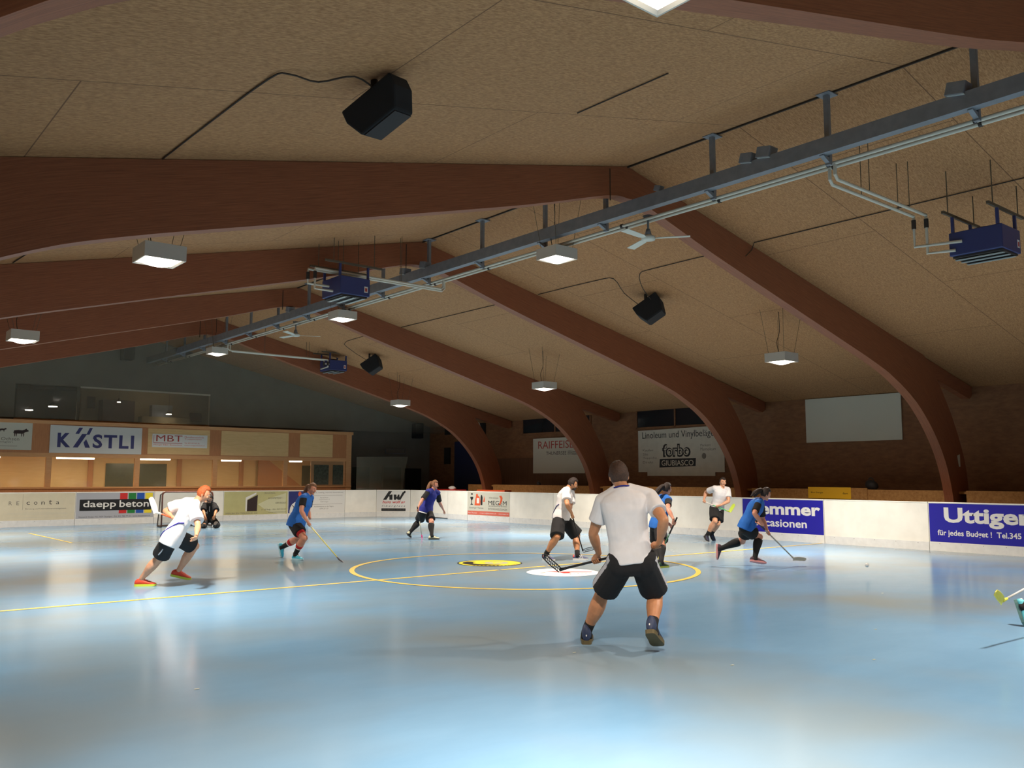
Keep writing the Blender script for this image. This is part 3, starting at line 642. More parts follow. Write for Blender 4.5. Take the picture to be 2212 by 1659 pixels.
# ------------------------------------------------------------------ loudspeakers under the ceiling
def loudspeaker(c, yaw, tilt, roll, size, label):
    root = thing('loudspeaker', c, label, 'loudspeaker', 'black loudspeakers under the ceiling')
    L, W, D = size
    R3 = Matrix.Rotation(yaw, 3, 'Z') @ Matrix.Rotation(tilt, 3, 'X') @ Matrix.Rotation(roll, 3, 'Y')
    c = V(c); q = lambda x, y, z: c + R3 @ V((x, y, z))
    mb = MB(); fr = [(-L / 2, W / 2), (L / 2, W / 2), (L / 2, 0.1 * W), (L / 2 - 0.1, -W / 2), (-L / 2 + 0.1, -W / 2), (-L / 2, 0.1 * W)]
    mb.prism([q(-D / 2, y, z) for y, z in fr], R3 @ V((D, 0, 0)))
    bevel(mb.build('cabinet', M['speaker'], root), 0.02)
    mb = MB(); mb.prism([q(-D / 2 + 0.02, y, -W / 2 - 0.012) for y in (-L / 2 + 0.12, L / 2 - 0.12)] + [q(D / 2 - 0.02, y, -W / 2 - 0.012) for y in (L / 2 - 0.12, -L / 2 + 0.12)], R3 @ V((0, 0, 0.012)))
    mb.build('grille', M['dark'], root)
    top = q(0, 0, W / 2)
    MB().tube([top, (top.x, top.y, roofz(top.x))], 0.035, 8).build('bracket', M['clip'], root)
loudspeaker((4.13, 7.0, 5.13), radians(18), radians(-23), radians(-10), (0.64, 0.33, 0.30), 'largest black loudspeaker at upper left under the ceiling')
loudspeaker((15.12, 13.35, 5.5), radians(32), radians(-33), radians(8), (0.64, 0.46, 0.42), 'black loudspeaker between the second and third arch, right of the fan')
loudspeaker((15.25, 26.05, 5.45), radians(45), radians(-34), radians(8), (0.64, 0.46, 0.42), 'farthest black loudspeaker beside the last blue heater')
def cable(pts, label, r=0.009, n=4):
    pts = [V(p) for p in pts]
    o = MB().tube(spline([tuple(p) for p in pts], n) if n > 1 else pts, r, 6).build('cable', M['cable'])
    tagit(o, label, 'cable', 'dark cables along the ceiling')
cz = lambda x: roofz(x) - 0.015
cable([(3.0, 9.8, cz(3.0)), (3.03, 8.6, cz(3.03)), (3.09, 7.2, cz(3.09))] + [(3.2, 7.0, cz(3.2) - 0.02), (3.5, 7.05, cz(3.5) - 0.05), (3.8, 6.92, cz(3.8) - 0.02), (4.1, 7.0, 5.3)], 'dark cable from the second arch to the largest loudspeaker')
cable([(13.95, 15.95, cz(13.95)), (13.95, 14.0, cz(13.95)), (14.05, 13.5, cz(14.05)), (14.5, 13.6, 5.85), (14.95, 13.45, 5.55)], 'dark cable from the third arch up to the right-hand loudspeaker', n=3)
cable([(14.0, 9.95, cz(14.0)), (14.02, 12.2, cz(14.02)), (14.1, 12.75, cz(14.1)), (14.4, 12.95, 5.85), (14.95, 13.2, 5.7)], 'dark cable from the second arch to the right-hand loudspeaker', n=3)
cable([(13.95, 3.9, cz(13.95)), (13.95, 9.7, cz(13.95)), (14.0, 9.79, cz(14.0) - 0.1), (13.8, 9.79, cz(13.8) - 0.3)], 'dark cable on the ceiling behind the right-hand heater', n=1)
cable([(13.95, 16.3, cz(13.95)), (13.95, 22.2, cz(13.95))], 'dark cable on the ceiling between the third and fourth arch', n=1)
cable([(13.95, 22.5, cz(13.95)), (14.0, 25.6, cz(14)), (14.3, 25.9, cz(14.3) - 0.15), (15.0, 26.0, 5.6)], 'dark cable from the fourth arch to the farthest loudspeaker', n=3)
cable([(7.2, 7.5, cz(7.2)), (7.25, 6.1, cz(7.25))], 'short dark cable on the ceiling near the glaring lamp', n=1)
cable([(2.6, 15.9, cz(2.6)), (2.75, 14.2, cz(2.75))], 'short dark cable behind the second arch at left', n=1)

# floodlights and boxes clamped on the steel beam
def floodlight(y, s, label):
    root = thing('floodlight', (10.42, y, 6.1), label, 'floodlight', 'grey floodlights on the steel beam')
    bevel(MB().obox((10.42, y, 6.24), (0.09 * s, 0, 0), (0, 0.1 * s, 0.02), (0, -0.02, 0.07 * s)).build('housing', M['steel'], root), 0.01)
    MB().obox((10.42, y, 6.24 - 0.075 * s), (0.08 * s, 0, 0), (0, 0.09 * s, 0.02), (0, 0, 0.006)).build('lens', M['louvre'], root)
    MB().box((10.40, y - 0.02, 6.175), (10.44, y + 0.02, 6.25)).build('clamp', M['clip'], root)
floodlight(4.35, 1.1, 'grey floodlight box on the beam near the right edge')
floodlight(7.30, 1.0, 'left one of the pair of floodlights on the beam above the fan')
floodlight(7.00, 1.1, 'right one of the pair of floodlights on the beam above the fan')
floodlight(15.65, 1.0, 'floodlight on the beam left of the third arch crown')
floodlight(16.45, 1.0, 'second floodlight on the beam by the third arch crown')
floodlight(22.3, 1.0, 'farthest floodlight on the beam near the small fan')
floodlight(9.0, 0.6, 'small grey junction lamp on the beam by the second arch')

# ------------------------------------------------------------------ floor markings
FZ = 0.003
def mark(name, mb, m): return mb.build(name, m, fl, fix=False)
mb = MB(); mb.quad((0.62, 12.47, FZ), (9.98, 12.47, FZ), (9.98, 12.56, FZ), (0.62, 12.56, FZ)); mb.quad((11.2, 12.47, FZ), (20.55, 12.47, FZ), (20.55, 12.56, FZ), (11.2, 12.56, FZ)); mb.quad((10.05, 12.47, FZ), (11.12, 12.47, FZ), (11.12, 12.56, FZ), (10.05, 12.56, FZ))
mark('centre_line', mb, M['line'])
def ringmark(name, cx, cy, r0, r1, m, z=FZ + 0.001, n=96, a0=0, a1=2 * pi, sx=1, sy=1, rot=0):
    mb = MB()
    def pt(r, a):
        x, y = r * cos(a) * sx, r * sin(a) * sy
        return (cx + x * cos(rot) - y * sin(rot), cy + x * sin(rot) + y * cos(rot), z)
    for k in range(n):
        a = a0 + (a1 - a0) * k / n; b = a0 + (a1 - a0) * (k + 1) / n
        if r0 <= 0: mb.v += [V(pt(0, a)), V(pt(r1, a)), V(pt(r1, b))]; i = len(mb.v); mb.f.append((i - 3, i - 2, i - 1))
        else: mb.quad(pt(r0, a), pt(r1, a), pt(r1, b), pt(r0, b))
    return mark(name, mb, m)
ringmark('centre_circle', 10.61, 12.516, 3.085, 3.175, M['line'])
# yellow club emblem: disc, dark crescent, inner ring and star
ex, ey = 10.66, 13.62
ringmark('emblem_disc', ex, ey, 0, 0.62, M['yellow'], FZ)
ringmark('emblem_ring', ex, ey, 0.60, 0.63, M['black'], FZ + 0.001)
ringmark('emblem_crescent', ex - 0.02, ey + 0.02, 0.30, 0.50, M['black'], FZ + 0.002, 40, radians(105), radians(262))
ringmark('emblem_inner', ex + 0.1, ey - 0.08, 0.27, 0.34, M['yellow'], FZ + 0.003)
ringmark('emblem_core', ex + 0.1, ey - 0.08, 0, 0.23, M['line_pale'], FZ + 0.003)
mb = MB(); pts = []
for k in range(10): pts.append((ex + 0.1 + (0.2 if k % 2 == 0 else 0.08) * cos(k * pi / 5), ey - 0.08 + (0.2 if k % 2 == 0 else 0.08) * sin(k * pi / 5), FZ + 0.005))
mb.v = [V(p) for p in pts]; mb.f = [tuple(range(10))]
mark('emblem_star', mb, M['yellow'])
ef = Face((ex - 0.52, ey + 0.28, FZ + 0.002), V((0.79, -0.61, 0)), V((0.61, 0.79, 0)))
mb = MB(); ef.poly(mb, [(0.0, 0.03), (0.09, 0.06), (0.1, 0.1), (0.13, 0.06), (0.24, 0.05), (0.13, 0.02)], 0, 0.001); mark('emblem_bird', mb, M['black'])
for k in range(14):
    a = radians(200 + k * 8); mb = MB(); c = V((ex + 0.555 * cos(a), ey + 0.555 * sin(a), FZ + 0.001)); t = V((-sin(a), cos(a), 0)); n = V((cos(a), sin(a), 0))
    mb.quad(c - t * 0.02 - n * 0.03, c + t * 0.02 - n * 0.03, c + t * 0.02 + n * 0.03, c - t * 0.02 + n * 0.03); mark('emblem_tick', mb, M['black'])
wx, wy = 10.65, 11.52
ringmark('white_disc', wx, wy, 0, 0.64, M['white'], FZ)
wf = Face((wx, wy, FZ + 0.001), V((0.79, -0.61, 0)), V((0.61, 0.79, 0)))
mb = MB(); wf.poly(mb, [(-0.3, 0.12), (-0.15, 0.16), (-0.05, 0.08), (0.1, 0.1), (0.52, 0.06), (0.5, 0.0), (0.1, 0.0), (-0.1, -0.02), (-0.2, 0.06)], 0, 0.001); mark('white_disc_figure', mb, M['brick'])
mb = MB(); wf.poly(mb, [(-0.06, 0.0), (0.1, 0.0), (0.14, -0.14), (0.0, -0.18)], 0, 0.0015); mark('white_disc_red_mark', mb, M['red'])
mb = MB(); wf.poly(mb, [(-0.42, -0.1), (-0.34, -0.04), (-0.3, -0.06), (-0.38, -0.12)], 0, 0.0015); mark('white_disc_dark_mark', mb, M['dkgrey'])
for k in range(6):
    mb = MB(); wf.poly(mb, [(0.08 + k * 0.07, -0.34 + k * 0.03), (0.12 + k * 0.07, -0.33 + k * 0.03), (0.1 + k * 0.07, -0.29 + k * 0.03)], 0, 0.001); mark('white_disc_letter', mb, M['salmon'])
# goal area rectangle
for nm, (a, b), m in (('goal_area_line', ((5.62, 24.05), (5.56, 28.8)), M['line']), ('goal_area_line', ((5.62, 24.08), (15.2, 24.2)), M['line_pale']), ('goal_area_line', ((15.2, 24.2), (15.4, 28.6)), M['line_pale']), ('goal_area_line', ((5.56, 28.8), (15.4, 28.6)), M['line_pale'])):
    a, b = V((*a, FZ)), V((*b, FZ)); d = (b - a).normalized(); s = V((-d.y, d.x, 0)) * 0.03
    mark(nm, MB().quad(a - s, b - s, b + s, a + s), m)
for x, y in ((2.6, 7.04), (6.62, 4.95), (7.84, 4.28), (5.91, 6.24), (9.4, 5.1), (12.4, 6.6)):
    mark('paint_chip', MB().quad((x - 0.02, y - 0.01, FZ), (x + 0.02, y - 0.012, FZ), (x + 0.024, y + 0.01, FZ), (x - 0.014, y + 0.014, FZ)), M['line_pale'])

# ------------------------------------------------------------------ rink boards
def board(a, b, label, film=None, film_box=None):
    """a panel between floor points a and b (left to right as seen from the rink)"""
    a, b = V((*a, 0)), V((*b, 0)); r = (b - a); L = r.length; r.normalize()
    f = Face(a, r, (0, 0, 1))
    root = thing('rink_board', tuple((a + b) / 2), label, 'rink board', 'white boards around the rink')
    g = 0.006
    f.panel('panel', g, 0.2, L - g, BH - 0.03, -0.04, 0, M['board'], root)
    f.panel('kick_plate', g, 0, L - g, 0.2, -0.04, 0.006, M['kick'], root)
    bevel(f.panel('top_edge', g, BH - 0.03, L - g, BH, -0.05, 0.008, M['board'], root), 0.008)
    f.panel('end_seam', -g, 0.02, g, BH - 0.03, -0.04, -0.004, M['seam'], root)
    for k in range(max(1, int(L / 0.45))):
        x = L * (k + 0.5) / max(1, int(L / 0.45))
        c = f.p(x, 0.17, 0.006)
        MB().tube([c, c + f.n * 0.003], 0.008, 6).build('screw', M['seam'], root)
    ad = None
    if film:
        x0, z0, x1, z1 = film_box or (0.02, 0.21, L - 0.02, BH - 0.035)
        ad = f.panel('advert_film', x0, z0, x1, z1, 0, 0.004, film, root)
    return root, f, L, ad
D = 0.005     # lettering stands on the film
# far side, left to right (facing -Y)
yf = BYF
board((2.6, yf), (5.2, yf), 'blank white board left of the cream advert, outside the view')
rt, f, L, ad = board((5.2, yf), (7.63, yf), 'cream board with spaced grey serif words at the left edge', M['cream'])
f.text('R', 0.44, 0.71, 0.53, 0.83, D, M['grey'], ad); f.text('E', 0.66, 0.71, 0.74, 0.83, D, M['grey'], ad)
f.panel('rule', 0.84, 0.55, 0.845, 1.06, D, D + 0.001, M['grey'], ad)
for k, ch in enumerate('conta'): f.text(ch, 0.95 + k * 0.22, 0.715, 1.05 + k * 0.22, 0.81 + (0.05 if ch == 't' else 0), D, M['dkgrey'], ad)
f.text('Beratung und Unternehmensmanagement', 0.93, 0.55, 2.15, 0.60, D, M['grey'], ad)
for z in (0.44, 0.40, 0.30): f.panel('fine_print', 0.3 + (z * 3 % 0.4), z, 2.2, z + 0.006, D, D + 0.001, M['greywhite'], ad)
rt, f, L, ad = board((7.63, yf), (10.22, yf), 'grey board with black concrete firm logo and four colour squares', M['grey_film'])
for k, c in enumerate(('red', 'green', 'blue', 'yellow')):
    x = 1.42 + k * 0.285
    f.panel('colour_square', x, 0.86, x + 0.25, 1.07, D, D + 0.002, M[c], ad); f.panel('colour_square', x - 0.02, 0.37, x + 0.23, 0.50, D, D + 0.002, M[c], ad)
f.panel('black_band', 0.13, 0.48, 2.48, 0.86, D, D + 0.003, M['black'], ad)
f.text('daepp', 0.24, 0.53, 1.30, 0.82, D + 0.004, M['white'], ad, bold=0.012)
f.text('beton', 1.41, 0.585, 2.40, 0.82, D + 0.004, M['white'], ad, bold=0.012)
f.text('Kieswerk Daepp AG, 3629 Oppligen - Tel. 031 780 77 22 - www.daeppbeton.ch', 0.12, 0.235, 2.46, 0.295, D, M['dkgrey'], ad)
board((10.22, yf), (12.74, yf), 'blank white board behind the goal')
rt, f, L, ad = board((12.74, yf), (15.33, yf), 'khaki board with dark slanted house emblem', M['khaki'])
mb = MB(); f.poly(mb, [(1.36, 0.6), (1.9, 0.84), (2.5, 1.02), (2.5, 0.21), (2.2, 0.21), (1.7, 0.35)], 0.004, 0.005); mb.build('pale_sweep', M['pale_khaki'], ad)
mb = MB(); f.poly(mb, [(0.86, 0.34), (0.86, 0.86), (1.28, 1.05), (1.28, 0.98), (0.92, 0.78), (0.92, 0.34)], D, D + 0.002); mb.build('emblem_edge', M['white'], ad)
mb = MB(); f.poly(mb, [(0.92, 0.34), (1.32, 0.34), (1.34, 0.96), (0.93, 0.76)], D, D + 0.003); mb.build('emblem', M['brown_print'], ad)
f.text('IMMOBILIEN TREUHAND AG', 0.1, 0.235, 1.34, 0.30, D, M['grey'], ad)
f.text('REGIONAL,', 1.62, 0.985, 2.08, 1.05, D, M['grey'], ad); f.text('KOMPETENT –', 1.78, 0.79, 2.42, 0.855, D, M['grey'], ad); f.text('EFFIZIENT', 2.08, 0.60, 2.53, 0.665, D, M['grey'], ad)
f.text('3123 Belp · 031 812 25 00', 1.5, 0.345, 2.52, 0.42, D, M['grey'], ad); f.text('www.jutzi-thoma.ch', 1.78, 0.25, 2.52, 0.31, D, M['grey'], ad)
rt, f, L, ad = board((15.33, yf), (17.85, yf), 'white board with navy picture panel and lines of fine grey print', M['white'])
f.panel('navy_picture', 0.02, 0.22, 0.9, 1.08, 0.004, 0.006, M['navy_film'], ad)
mb = MB(); f.poly(mb, [(0.42 + 0.34 * cos(a * pi / 8), 0.32 + 0.36 * sin(a * pi / 8)) for a in range(0, 9)] + [(0.08, 0.23), (0.76, 0.23)], 0.006, 0.007); mb.build('white_moon', M['white'], ad)
mb = MB(); f.poly(mb, [(0.5 + 0.07 * cos(a * pi / 6), 0.97 + 0.1 * sin(a * pi / 6)) for a in range(12)], 0.006, 0.007); mb.build('orange_figure', M['orange'], ad)
mb = MB(); f.poly(mb, [(0.17, 0.55), (0.2, 0.55), (0.3, 0.42), (0.27, 0.40)], 0.007, 0.008); mb.build('dark_stroke', M['brown_print'], ad)
f.text('Reizvoll, vielfältig, mehrere Generationen', 0.98, 0.985, 2.42, 1.04, D, M['grey'], ad)
for z in (0.9, 0.55): f.panel('rule', 0.95, z, 2.4, z + 0.008, D, D + 0.001, M['grey'], ad)
f.text('Beratli Kuri', 1.4, 0.79, 1.75, 0.84, D, M['grey'], ad); f.text('Tugenstrasse 17', 1.34, 0.71, 1.82, 0.76, D, M['grey'], ad); f.text('3628 Uttigen', 1.4, 0.62, 1.76, 0.67, D, M['grey'], ad)
f.text('Kachelofenbauer an der Region', 1.14, 0.43, 2.0, 0.49, D, M['grey'], ad); f.text('079 27 17', 1.38, 0.35, 1.76, 0.40, D, M['grey'], ad)
RC = 2.0
arc = lambda deg: (BX - RC + RC * sin(radians(deg)), BYF - RC + RC * cos(radians(deg)))
board((17.85, yf), arc(20), 'blank white board left of the black fibreglass logo')
rt, f, L, ad = board(arc(20), arc(62), 'white corner board with a black bottle-shaped fibreglass firm logo', M['white'], (0.02, 0.21, 1.415, BH - 0.035))
mb = MB()
for pts in ([(0.28, 0.70), (0.42, 0.70), (0.66, 1.06), (0.52, 1.06)], [(0.47, 0.86), (0.62, 0.92), (0.68, 0.92), (0.68, 0.70), (0.55, 0.70), (0.55, 0.83)], [(0.73, 0.92), (0.84, 0.92), (0.86, 0.80), (0.91, 0.92), (0.97, 0.92), (0.98, 0.80), (1.12, 1.04), (1.2, 1.0), (1.02, 0.70), (0.9, 0.70), (0.86, 0.76), (0.83, 0.70), (0.74, 0.70)]):
    f.poly(mb, pts, D, D + 0.002)
f.poly(mb, [(1.1, 0.98), (1.18, 1.075), (1.23, 1.075), (1.22, 0.98)], D, D + 0.0025)
mb.build('bottle_logo', M['black'], ad)
f.text('hugo wolf ag', 0.26, 0.52, 1.22, 0.67, D, M['red'], ad, bold=0.02, shear=0.3)
f.text('fiberglass', 0.24, 0.385, 1.22, 0.485, D, M['black'], ad, shear=0.3, space=1.5)
f.panel('black_strip', 0.22, 0.235, 1.24, 0.345, D, D + 0.002, M['black'], ad)
f.text('www.hugowolf.ch   Tel. 031 781', 0.27, 0.27, 1.2, 0.31, D + 0.003, M['grey'], ad)
board(arc(62), (BX, BYF - RC), 'narrow blank corner board right of the fibreglass logo')
board((BX, BYF - RC), (BX, 29.05), 'white gate board with a dark gap at its foot, in the far right corner')
board((BX, 29.05), (BX, 27.72), 'narrow blank board left of the orange party supply advert')
MB().box((BX - 0.01, 29.05, 0.004), (BX + 0.03, 30.4, 0.03)).build('gate_gap', M['clip'], fl)
rt, f, L, ad = board((BX, 27.72), (BX, 25.12), 'pale board with bottle and glass drawings and an orange strip', M['greywhite'])
f.panel('orange_strip', 0.02, 0.22, 2.58, 0.37, D, D + 0.002, M['salmon'], ad)
f.text('Marc Thomann', 0.06, 0.27, 0.62, 0.32, D + 0.003, M['white'], ad); f.text('megem@bluewin.ch', 0.8, 0.27, 1.8, 0.32, D + 0.003, M['white'], ad); f.text('www.megem.ch', 1.95, 0.27, 2.52, 0.32, D + 0.003, M['white'], ad)
mb = MB()       # black goblet and cork
f.poly(mb, [(0.2, 0.60), (0.36, 0.60), (0.36, 0.62), (0.3, 0.64), (0.3, 0.76), (0.38, 0.86), (0.36, 0.9), (0.2, 0.9), (0.18, 0.86), (0.26, 0.76), (0.26, 0.64), (0.2, 0.62)], D, D + 0.002); f.poly(mb, [(0.24, 0.98), (0.34, 0.98), (0.34, 1.04), (0.24, 1.04)], D, D + 0.002)
mb.build('dark_goblet', M['black'], ad)
mb = MB(); f.poly(mb, [(0.85, 0.60), (0.95, 0.60), (0.97, 0.88), (0.93, 0.98), (0.87, 0.98), (0.84, 0.88)], D, D + 0.002); mb.build('dark_bottle', M['black'], ad)
mb = MB()
f.poly(mb, [(0.46, 0.58), (0.82, 0.58), (0.84, 0.74), (0.78, 0.9), (0.68, 0.94), (0.66, 1.02), (0.56, 1.02), (0.54, 0.9), (0.5, 0.8)], D, D + 0.0015); f.poly(mb, [(1.0, 0.72), (1.1, 0.72), (1.1, 0.84), (1.06, 0.96), (1.04, 0.84)], D, D + 0.0015)
mb.build('orange_bottles', M['orange'], ad)
f.panel('white_label', 0.6, 0.66, 0.76, 0.86, D + 0.0015, D + 0.003, M['white'], ad)
f.text('Gasslinger Themen', 0.12, 0.44, 1.02, 0.52, D, M['dkgrey'], ad)
mb = MB(); f.poly(mb, [(1.98, 0.96), (2.1, 0.98), (2.18, 0.9), (2.16, 0.78), (2.02, 0.62), (1.96, 0.62), (2.04, 0.76), (2.06, 0.86)], D, D + 0.003); mb.build('orange_crescent', M['orange'], ad)
f.text('MEGEM', 1.32, 0.62, 2.42, 0.78, D + 0.001, M['black'], ad)
for k in range(22): f.panel('comb_stroke', 1.34 + k * 0.05, 0.55, 1.355 + k * 0.05, 0.6, D, D + 0.001, M['dkgrey'], ad)
f.text('ENTSORGUNGSLÖSUNGEN', 1.32, 0.43, 2.44, 0.52, D, M['dkgrey'], ad)
f.text('wir haben, was Sie brauchen', 1.36, 0.84, 1.92, 0.93, D, M['grey'], ad)
board((BX, 25.12), (BX, 22.75), 'blank stained board right of the bottle advert')
board((BX, 22.75), (BX, 20.4), 'blank board behind the man in white facing right')
board((BX, 20.4), (BX, 17.6), 'blank board behind the player seen from the back')
board((BX, 17.6), (BX, 14.93), 'blank board behind the white shirt player with the green stick')
def bigsign(ya, yb, l1, l2, b1, b2, label):
    rt, f, L, ad = board((BX, ya), (BX, yb), label, M['royal'])
    f.text(l1, *b1, D, M['white'], ad, bold=0.035)
    f.text(l2, *b2, D, M['white'], ad, bold=0.02)
bigsign(14.93, 12.43, 'Lemmer', 'Occasionen', (0.3, 0.68, 2.4, 1.0), (0.27, 0.36, 2.0, 0.575), 'royal blue board with white words ending in emmer')
board((BX, 12.43), (BX, 9.76), 'blank board between the two royal blue adverts')
bigsign(9.76, 6.9, 'Uttigen', 'für jedes Budget !  Tel.345 4', (0.36, 0.555, 2.24, 1.0), (0.2, 0.325, 2.12, 0.49), 'royal blue board at the right edge advertising for any budget')
board((BX, 6.9), (BX, 4.4), 'blank board beyond the right edge of the view')
board((BX, 4.4), (BX, 1.6), 'last blank board toward the rear right')
# near side boards leave the bench opening in front of the photographer
for k in range(9):
    y = 7.5 + k * 2.5
    board((0.62, y), (0.62, y + 2.5), 'near side board, %s from the bench opening' % ('first', 'second', 'third', 'fourth', 'fifth', 'sixth', 'seventh', 'eighth', 'ninth')[k])
board((0.62, 30.0), (2.6, 32.5), 'slanting near left corner board, outside the view')

# ------------------------------------------------------------------ goal
def goal():
    root = thing('floorball_goal', (10.32, 29.5, 0), 'small goal with dark red tube frame and white net by the far boards', 'goal')
    cx, y, w, h, d = 10.32, 29.4, 0.8, 1.15, 0.6
    a = radians(-6)
    T = lambda x, yy, z: V((cx + x * cos(a) - yy * sin(a), y + x * sin(a) + yy * cos(a), z))
    fr = [T(-w, 0, 0.03), T(-w, 0, h - 0.1), T(-w + 0.03, 0, h - 0.03), T(-w + 0.1, 0, h), T(w - 0.1, 0, h), T(w - 0.03, 0, h - 0.03), T(w, 0, h - 0.1), T(w, 0, 0.03)]
    MB().tube(fr, 0.026, 8).build('goal_frame', M['goal_red'], root, smooth=True)
    MB().tube([T(-w, 0, 0.03), T(-w, d, 0.03), T(w, d, 0.03), T(w, 0, 0.03)], 0.028, 8).build('base_frame', M['goal_dark'], root)
    for s in (-1, 1):
        MB().tube([T(s * w, d, 0.03), T(s * w, d * 0.7, 0.5), T(s * w, 0.3, h - 0.1), T(s * w, 0, h - 0.05)], 0.02, 8).build('back_stay', M['goal_dark'], root)
    mb = MB()
    mb.quad(T(-w, 0, h), T(w, 0, h), T(w, 0.3, h - 0.1), T(-w, 0.3, h - 0.1)); mb.quad(T(-w, 0.3, h - 0.1), T(w, 0.3, h - 0.1), T(w, d, 0.04), T(-w, d, 0.04))
    for s in (-1, 1): mb.quad(T(s * w, 0, 0.04), T(s * w, 0, h), T(s * w, 0.3, h - 0.1), T(s * w, d, 0.04))
    mb.build('goal_net', M['goalnet'], root, fix=False)
M['goal_red'] = mat('worn_red_tube', srgb(98, 56, 44), 0.5)
M['goal_dark'] = mat('dark_brown_tube', srgb(66, 52, 44), 0.5)
goal()
o = MB().ellipsoid((14.6, 8.03, 0.16), (0.036, 0, 0), (0, 0.036, 0), (0, 0, 0.036), 16, 10).build('floorball', M['ball'], smooth=True)
tagit(o, 'small white ball in the air right of the long-haired runner', 'ball')

# ------------------------------------------------------------------ banners and signs on the walls
def wall_banner(name, y0, z0, y1, z1, m, label, cat='banner', x=XR - 0.03, corner=None):
    """on the long wall: y0 is the left edge seen from the rink (larger y)"""
    L = y0 - y1; H = z1 - z0
    root = thing(name, (x, (y0 + y1) / 2, z0), label, cat)
    f = Face((x, y0, z0), (0, -1, 0), (0, 0, 1))
    return root, f, L, H
rt, f, L, H = wall_banner('bank_banner', 27.1, 1.82, 24.1, 3.22, M['greywhite'], 'pale bank banner with red capitals on the long wall, behind the fourth arch leg', x=XR - 0.07)
f.panel('cloth', 0, 0, L, H, 0, 0.01, M['greywhite'], rt)
f.text('RAIFFEISEN', 0.32, 0.98, 2.75, 1.28, 0.012, M['brick'], rt)
f.text('THUNERSEE', 0.8, 0.72, 1.98, 0.86, 0.012, M['dkgrey'], rt)
for k in range(4):
    mb = MB(); n = 14
    for i in range(n):
        xa, xb = 2.05 + 0.6 * i / n, 2.05 + 0.6 * (i + 1) / n
        g = lambda t: 0.72 + k * 0.04 + 0.02 * sin((t - 2.05) * 12)
        f.poly(mb, [(xa, g(xa)), (xb, g(xb)), (xb, g(xb) + 0.015), (xa, g(xa) + 0.015)], 0.011, 0.013)
    mb.build('wave_mark', M['dkgrey'], rt)
rt, f, L, H = wall_banner('linoleum_banner', 21.4, 1.72, 17.6, 3.36, M['offwhite'], 'large white linoleum banner with black lettering under the dark windows')
mb = MB(); f.poly(mb, [(0, 0.13), (0.42, 0.13), (0.42, 0.0), (3.36, 0.0), (3.36, 0.12), (3.74, 0.12), (3.74, 1.3), (3.6, H), (0.0, H - 0.04)], 0, 0.01)
mb.build('cloth', M['offwhite'], rt)
f.text('Linoleum und Vinylbeläge', 0.2, 1.24, 3.34, 1.54, 0.012, M['black'], rt)
f.text('forbo', 1.12, 0.64, 2.36, 1.10, 0.012, M['black'], rt, bold=0.06)
f.text('forbo', 1.2, 0.70, 2.29, 1.05, 0.018, M['offwhite'], rt, bold=-0.006)
mb = MB(); f.poly(mb, [(0.98, 0.29), (2.56, 0.33), (2.58, 0.60), (1.0, 0.58)], 0.011, 0.014); mb.build('black_bar', M['black'], rt)
f.text('GIUBIASCO', 1.08, 0.35, 2.48, 0.54, 0.016, M['offwhite'], rt, bold=0.01)
for k, w in enumerate(('Kaufen', 'Sie', 'Teppiche', 'Direkt')): f.text(w, 0.22, 0.86 - k * 0.14, 0.22 + 0.08 * len(w), 0.94 - k * 0.14, 0.012, M['grey'], rt)
f.text('Parkett', 2.78, 0.98, 3.2, 1.06, 0.012, M['grey'], rt); f.text('Marmoleum', 2.78, 0.84, 3.4, 0.94, 0.012, M['grey'], rt)
mb = MB(); f.poly(mb, [(2.92 + 0.09 * cos(a * pi / 6), 0.66 + 0.1 * sin(a * pi / 6)) for a in range(12)], 0.011, 0.013); mb.build('round_mark', M['grey'], rt)
f.text('Objekte', 2.84, 0.42, 3.4, 0.5, 0.012, M['greywhite'], rt)
o = MB().box((XR - 0.05, 11.73, 2.71), (XR - 0.02, 14.66, 4.0)).build('blank_sheet', M['greywhite'])
tagit(o, 'large blank pale sheet on the long wall between the second and third arch', 'panel')
f = Face((22.28, 13.92, 1.1), (0, -1, 0), (0, 0, 1))
rt = thing('amber_sign', (22.27, 13.28, 1.1), 'amber yellow sign leaning above the boards at right', 'sign')
f.panel('plate', 0, 0, 1.29, 0.31, 0, 0.012, M['amber'], rt)
f.text('Bkw Energie', 0.09, 0.13, 0.46, 0.185, 0.014, M['brown_print'], rt); f.text('-Bern', 1.04, 0.12, 1.2, 0.175, 0.014, M['brown_print'], rt)
f.rect(mb := MB(), 1.29, 0.0, 1.75, 0.3, -0.02, 0.0)
mb.build('osb_end', M['osb'], rt)  # osb strip set just behind, at the right end of the plate
# orange lids, mat, bags and small things behind the corner boards
o = bevel(MB().box((21.0, 25.95, 0), (21.35, 27.7, 1.17)).build('orange_bench', M['orange']), 0.02); tagit(o, 'orange topped bench just behind the boards above the bottle advert', 'bench')
o = bevel(MB().box((21.1, 29.3, 0), (21.7, 31.1, 1.15)).build('red_table', M['red']), 0.02); tagit(o, 'red table edge behind the corner boards', 'table')
mb = MB(); random.seed(3)
mb.ellipsoid((21.3, 29.75, 1.2), (0.12, 0.05, 0), (-0.05, 0.16, 0), (0, 0.02, 0.09), 12, 7, lambda u: u * (1 + 0.25 * noise.noise(u * 3)))
o = mb.build('crumpled_shirt', M['white'], smooth=True); tagit(o, 'crumpled white shirt lying on the red table', 'shirt')
o = bevel(MB().box((23.2, 30.35, 0.3), (23.45, 32.3, 3.25)).build('gym_mat', M['bluemat']), 0.04); tagit(o, 'tall navy gym mat leaning on the wall behind the last arch leg', 'mat')
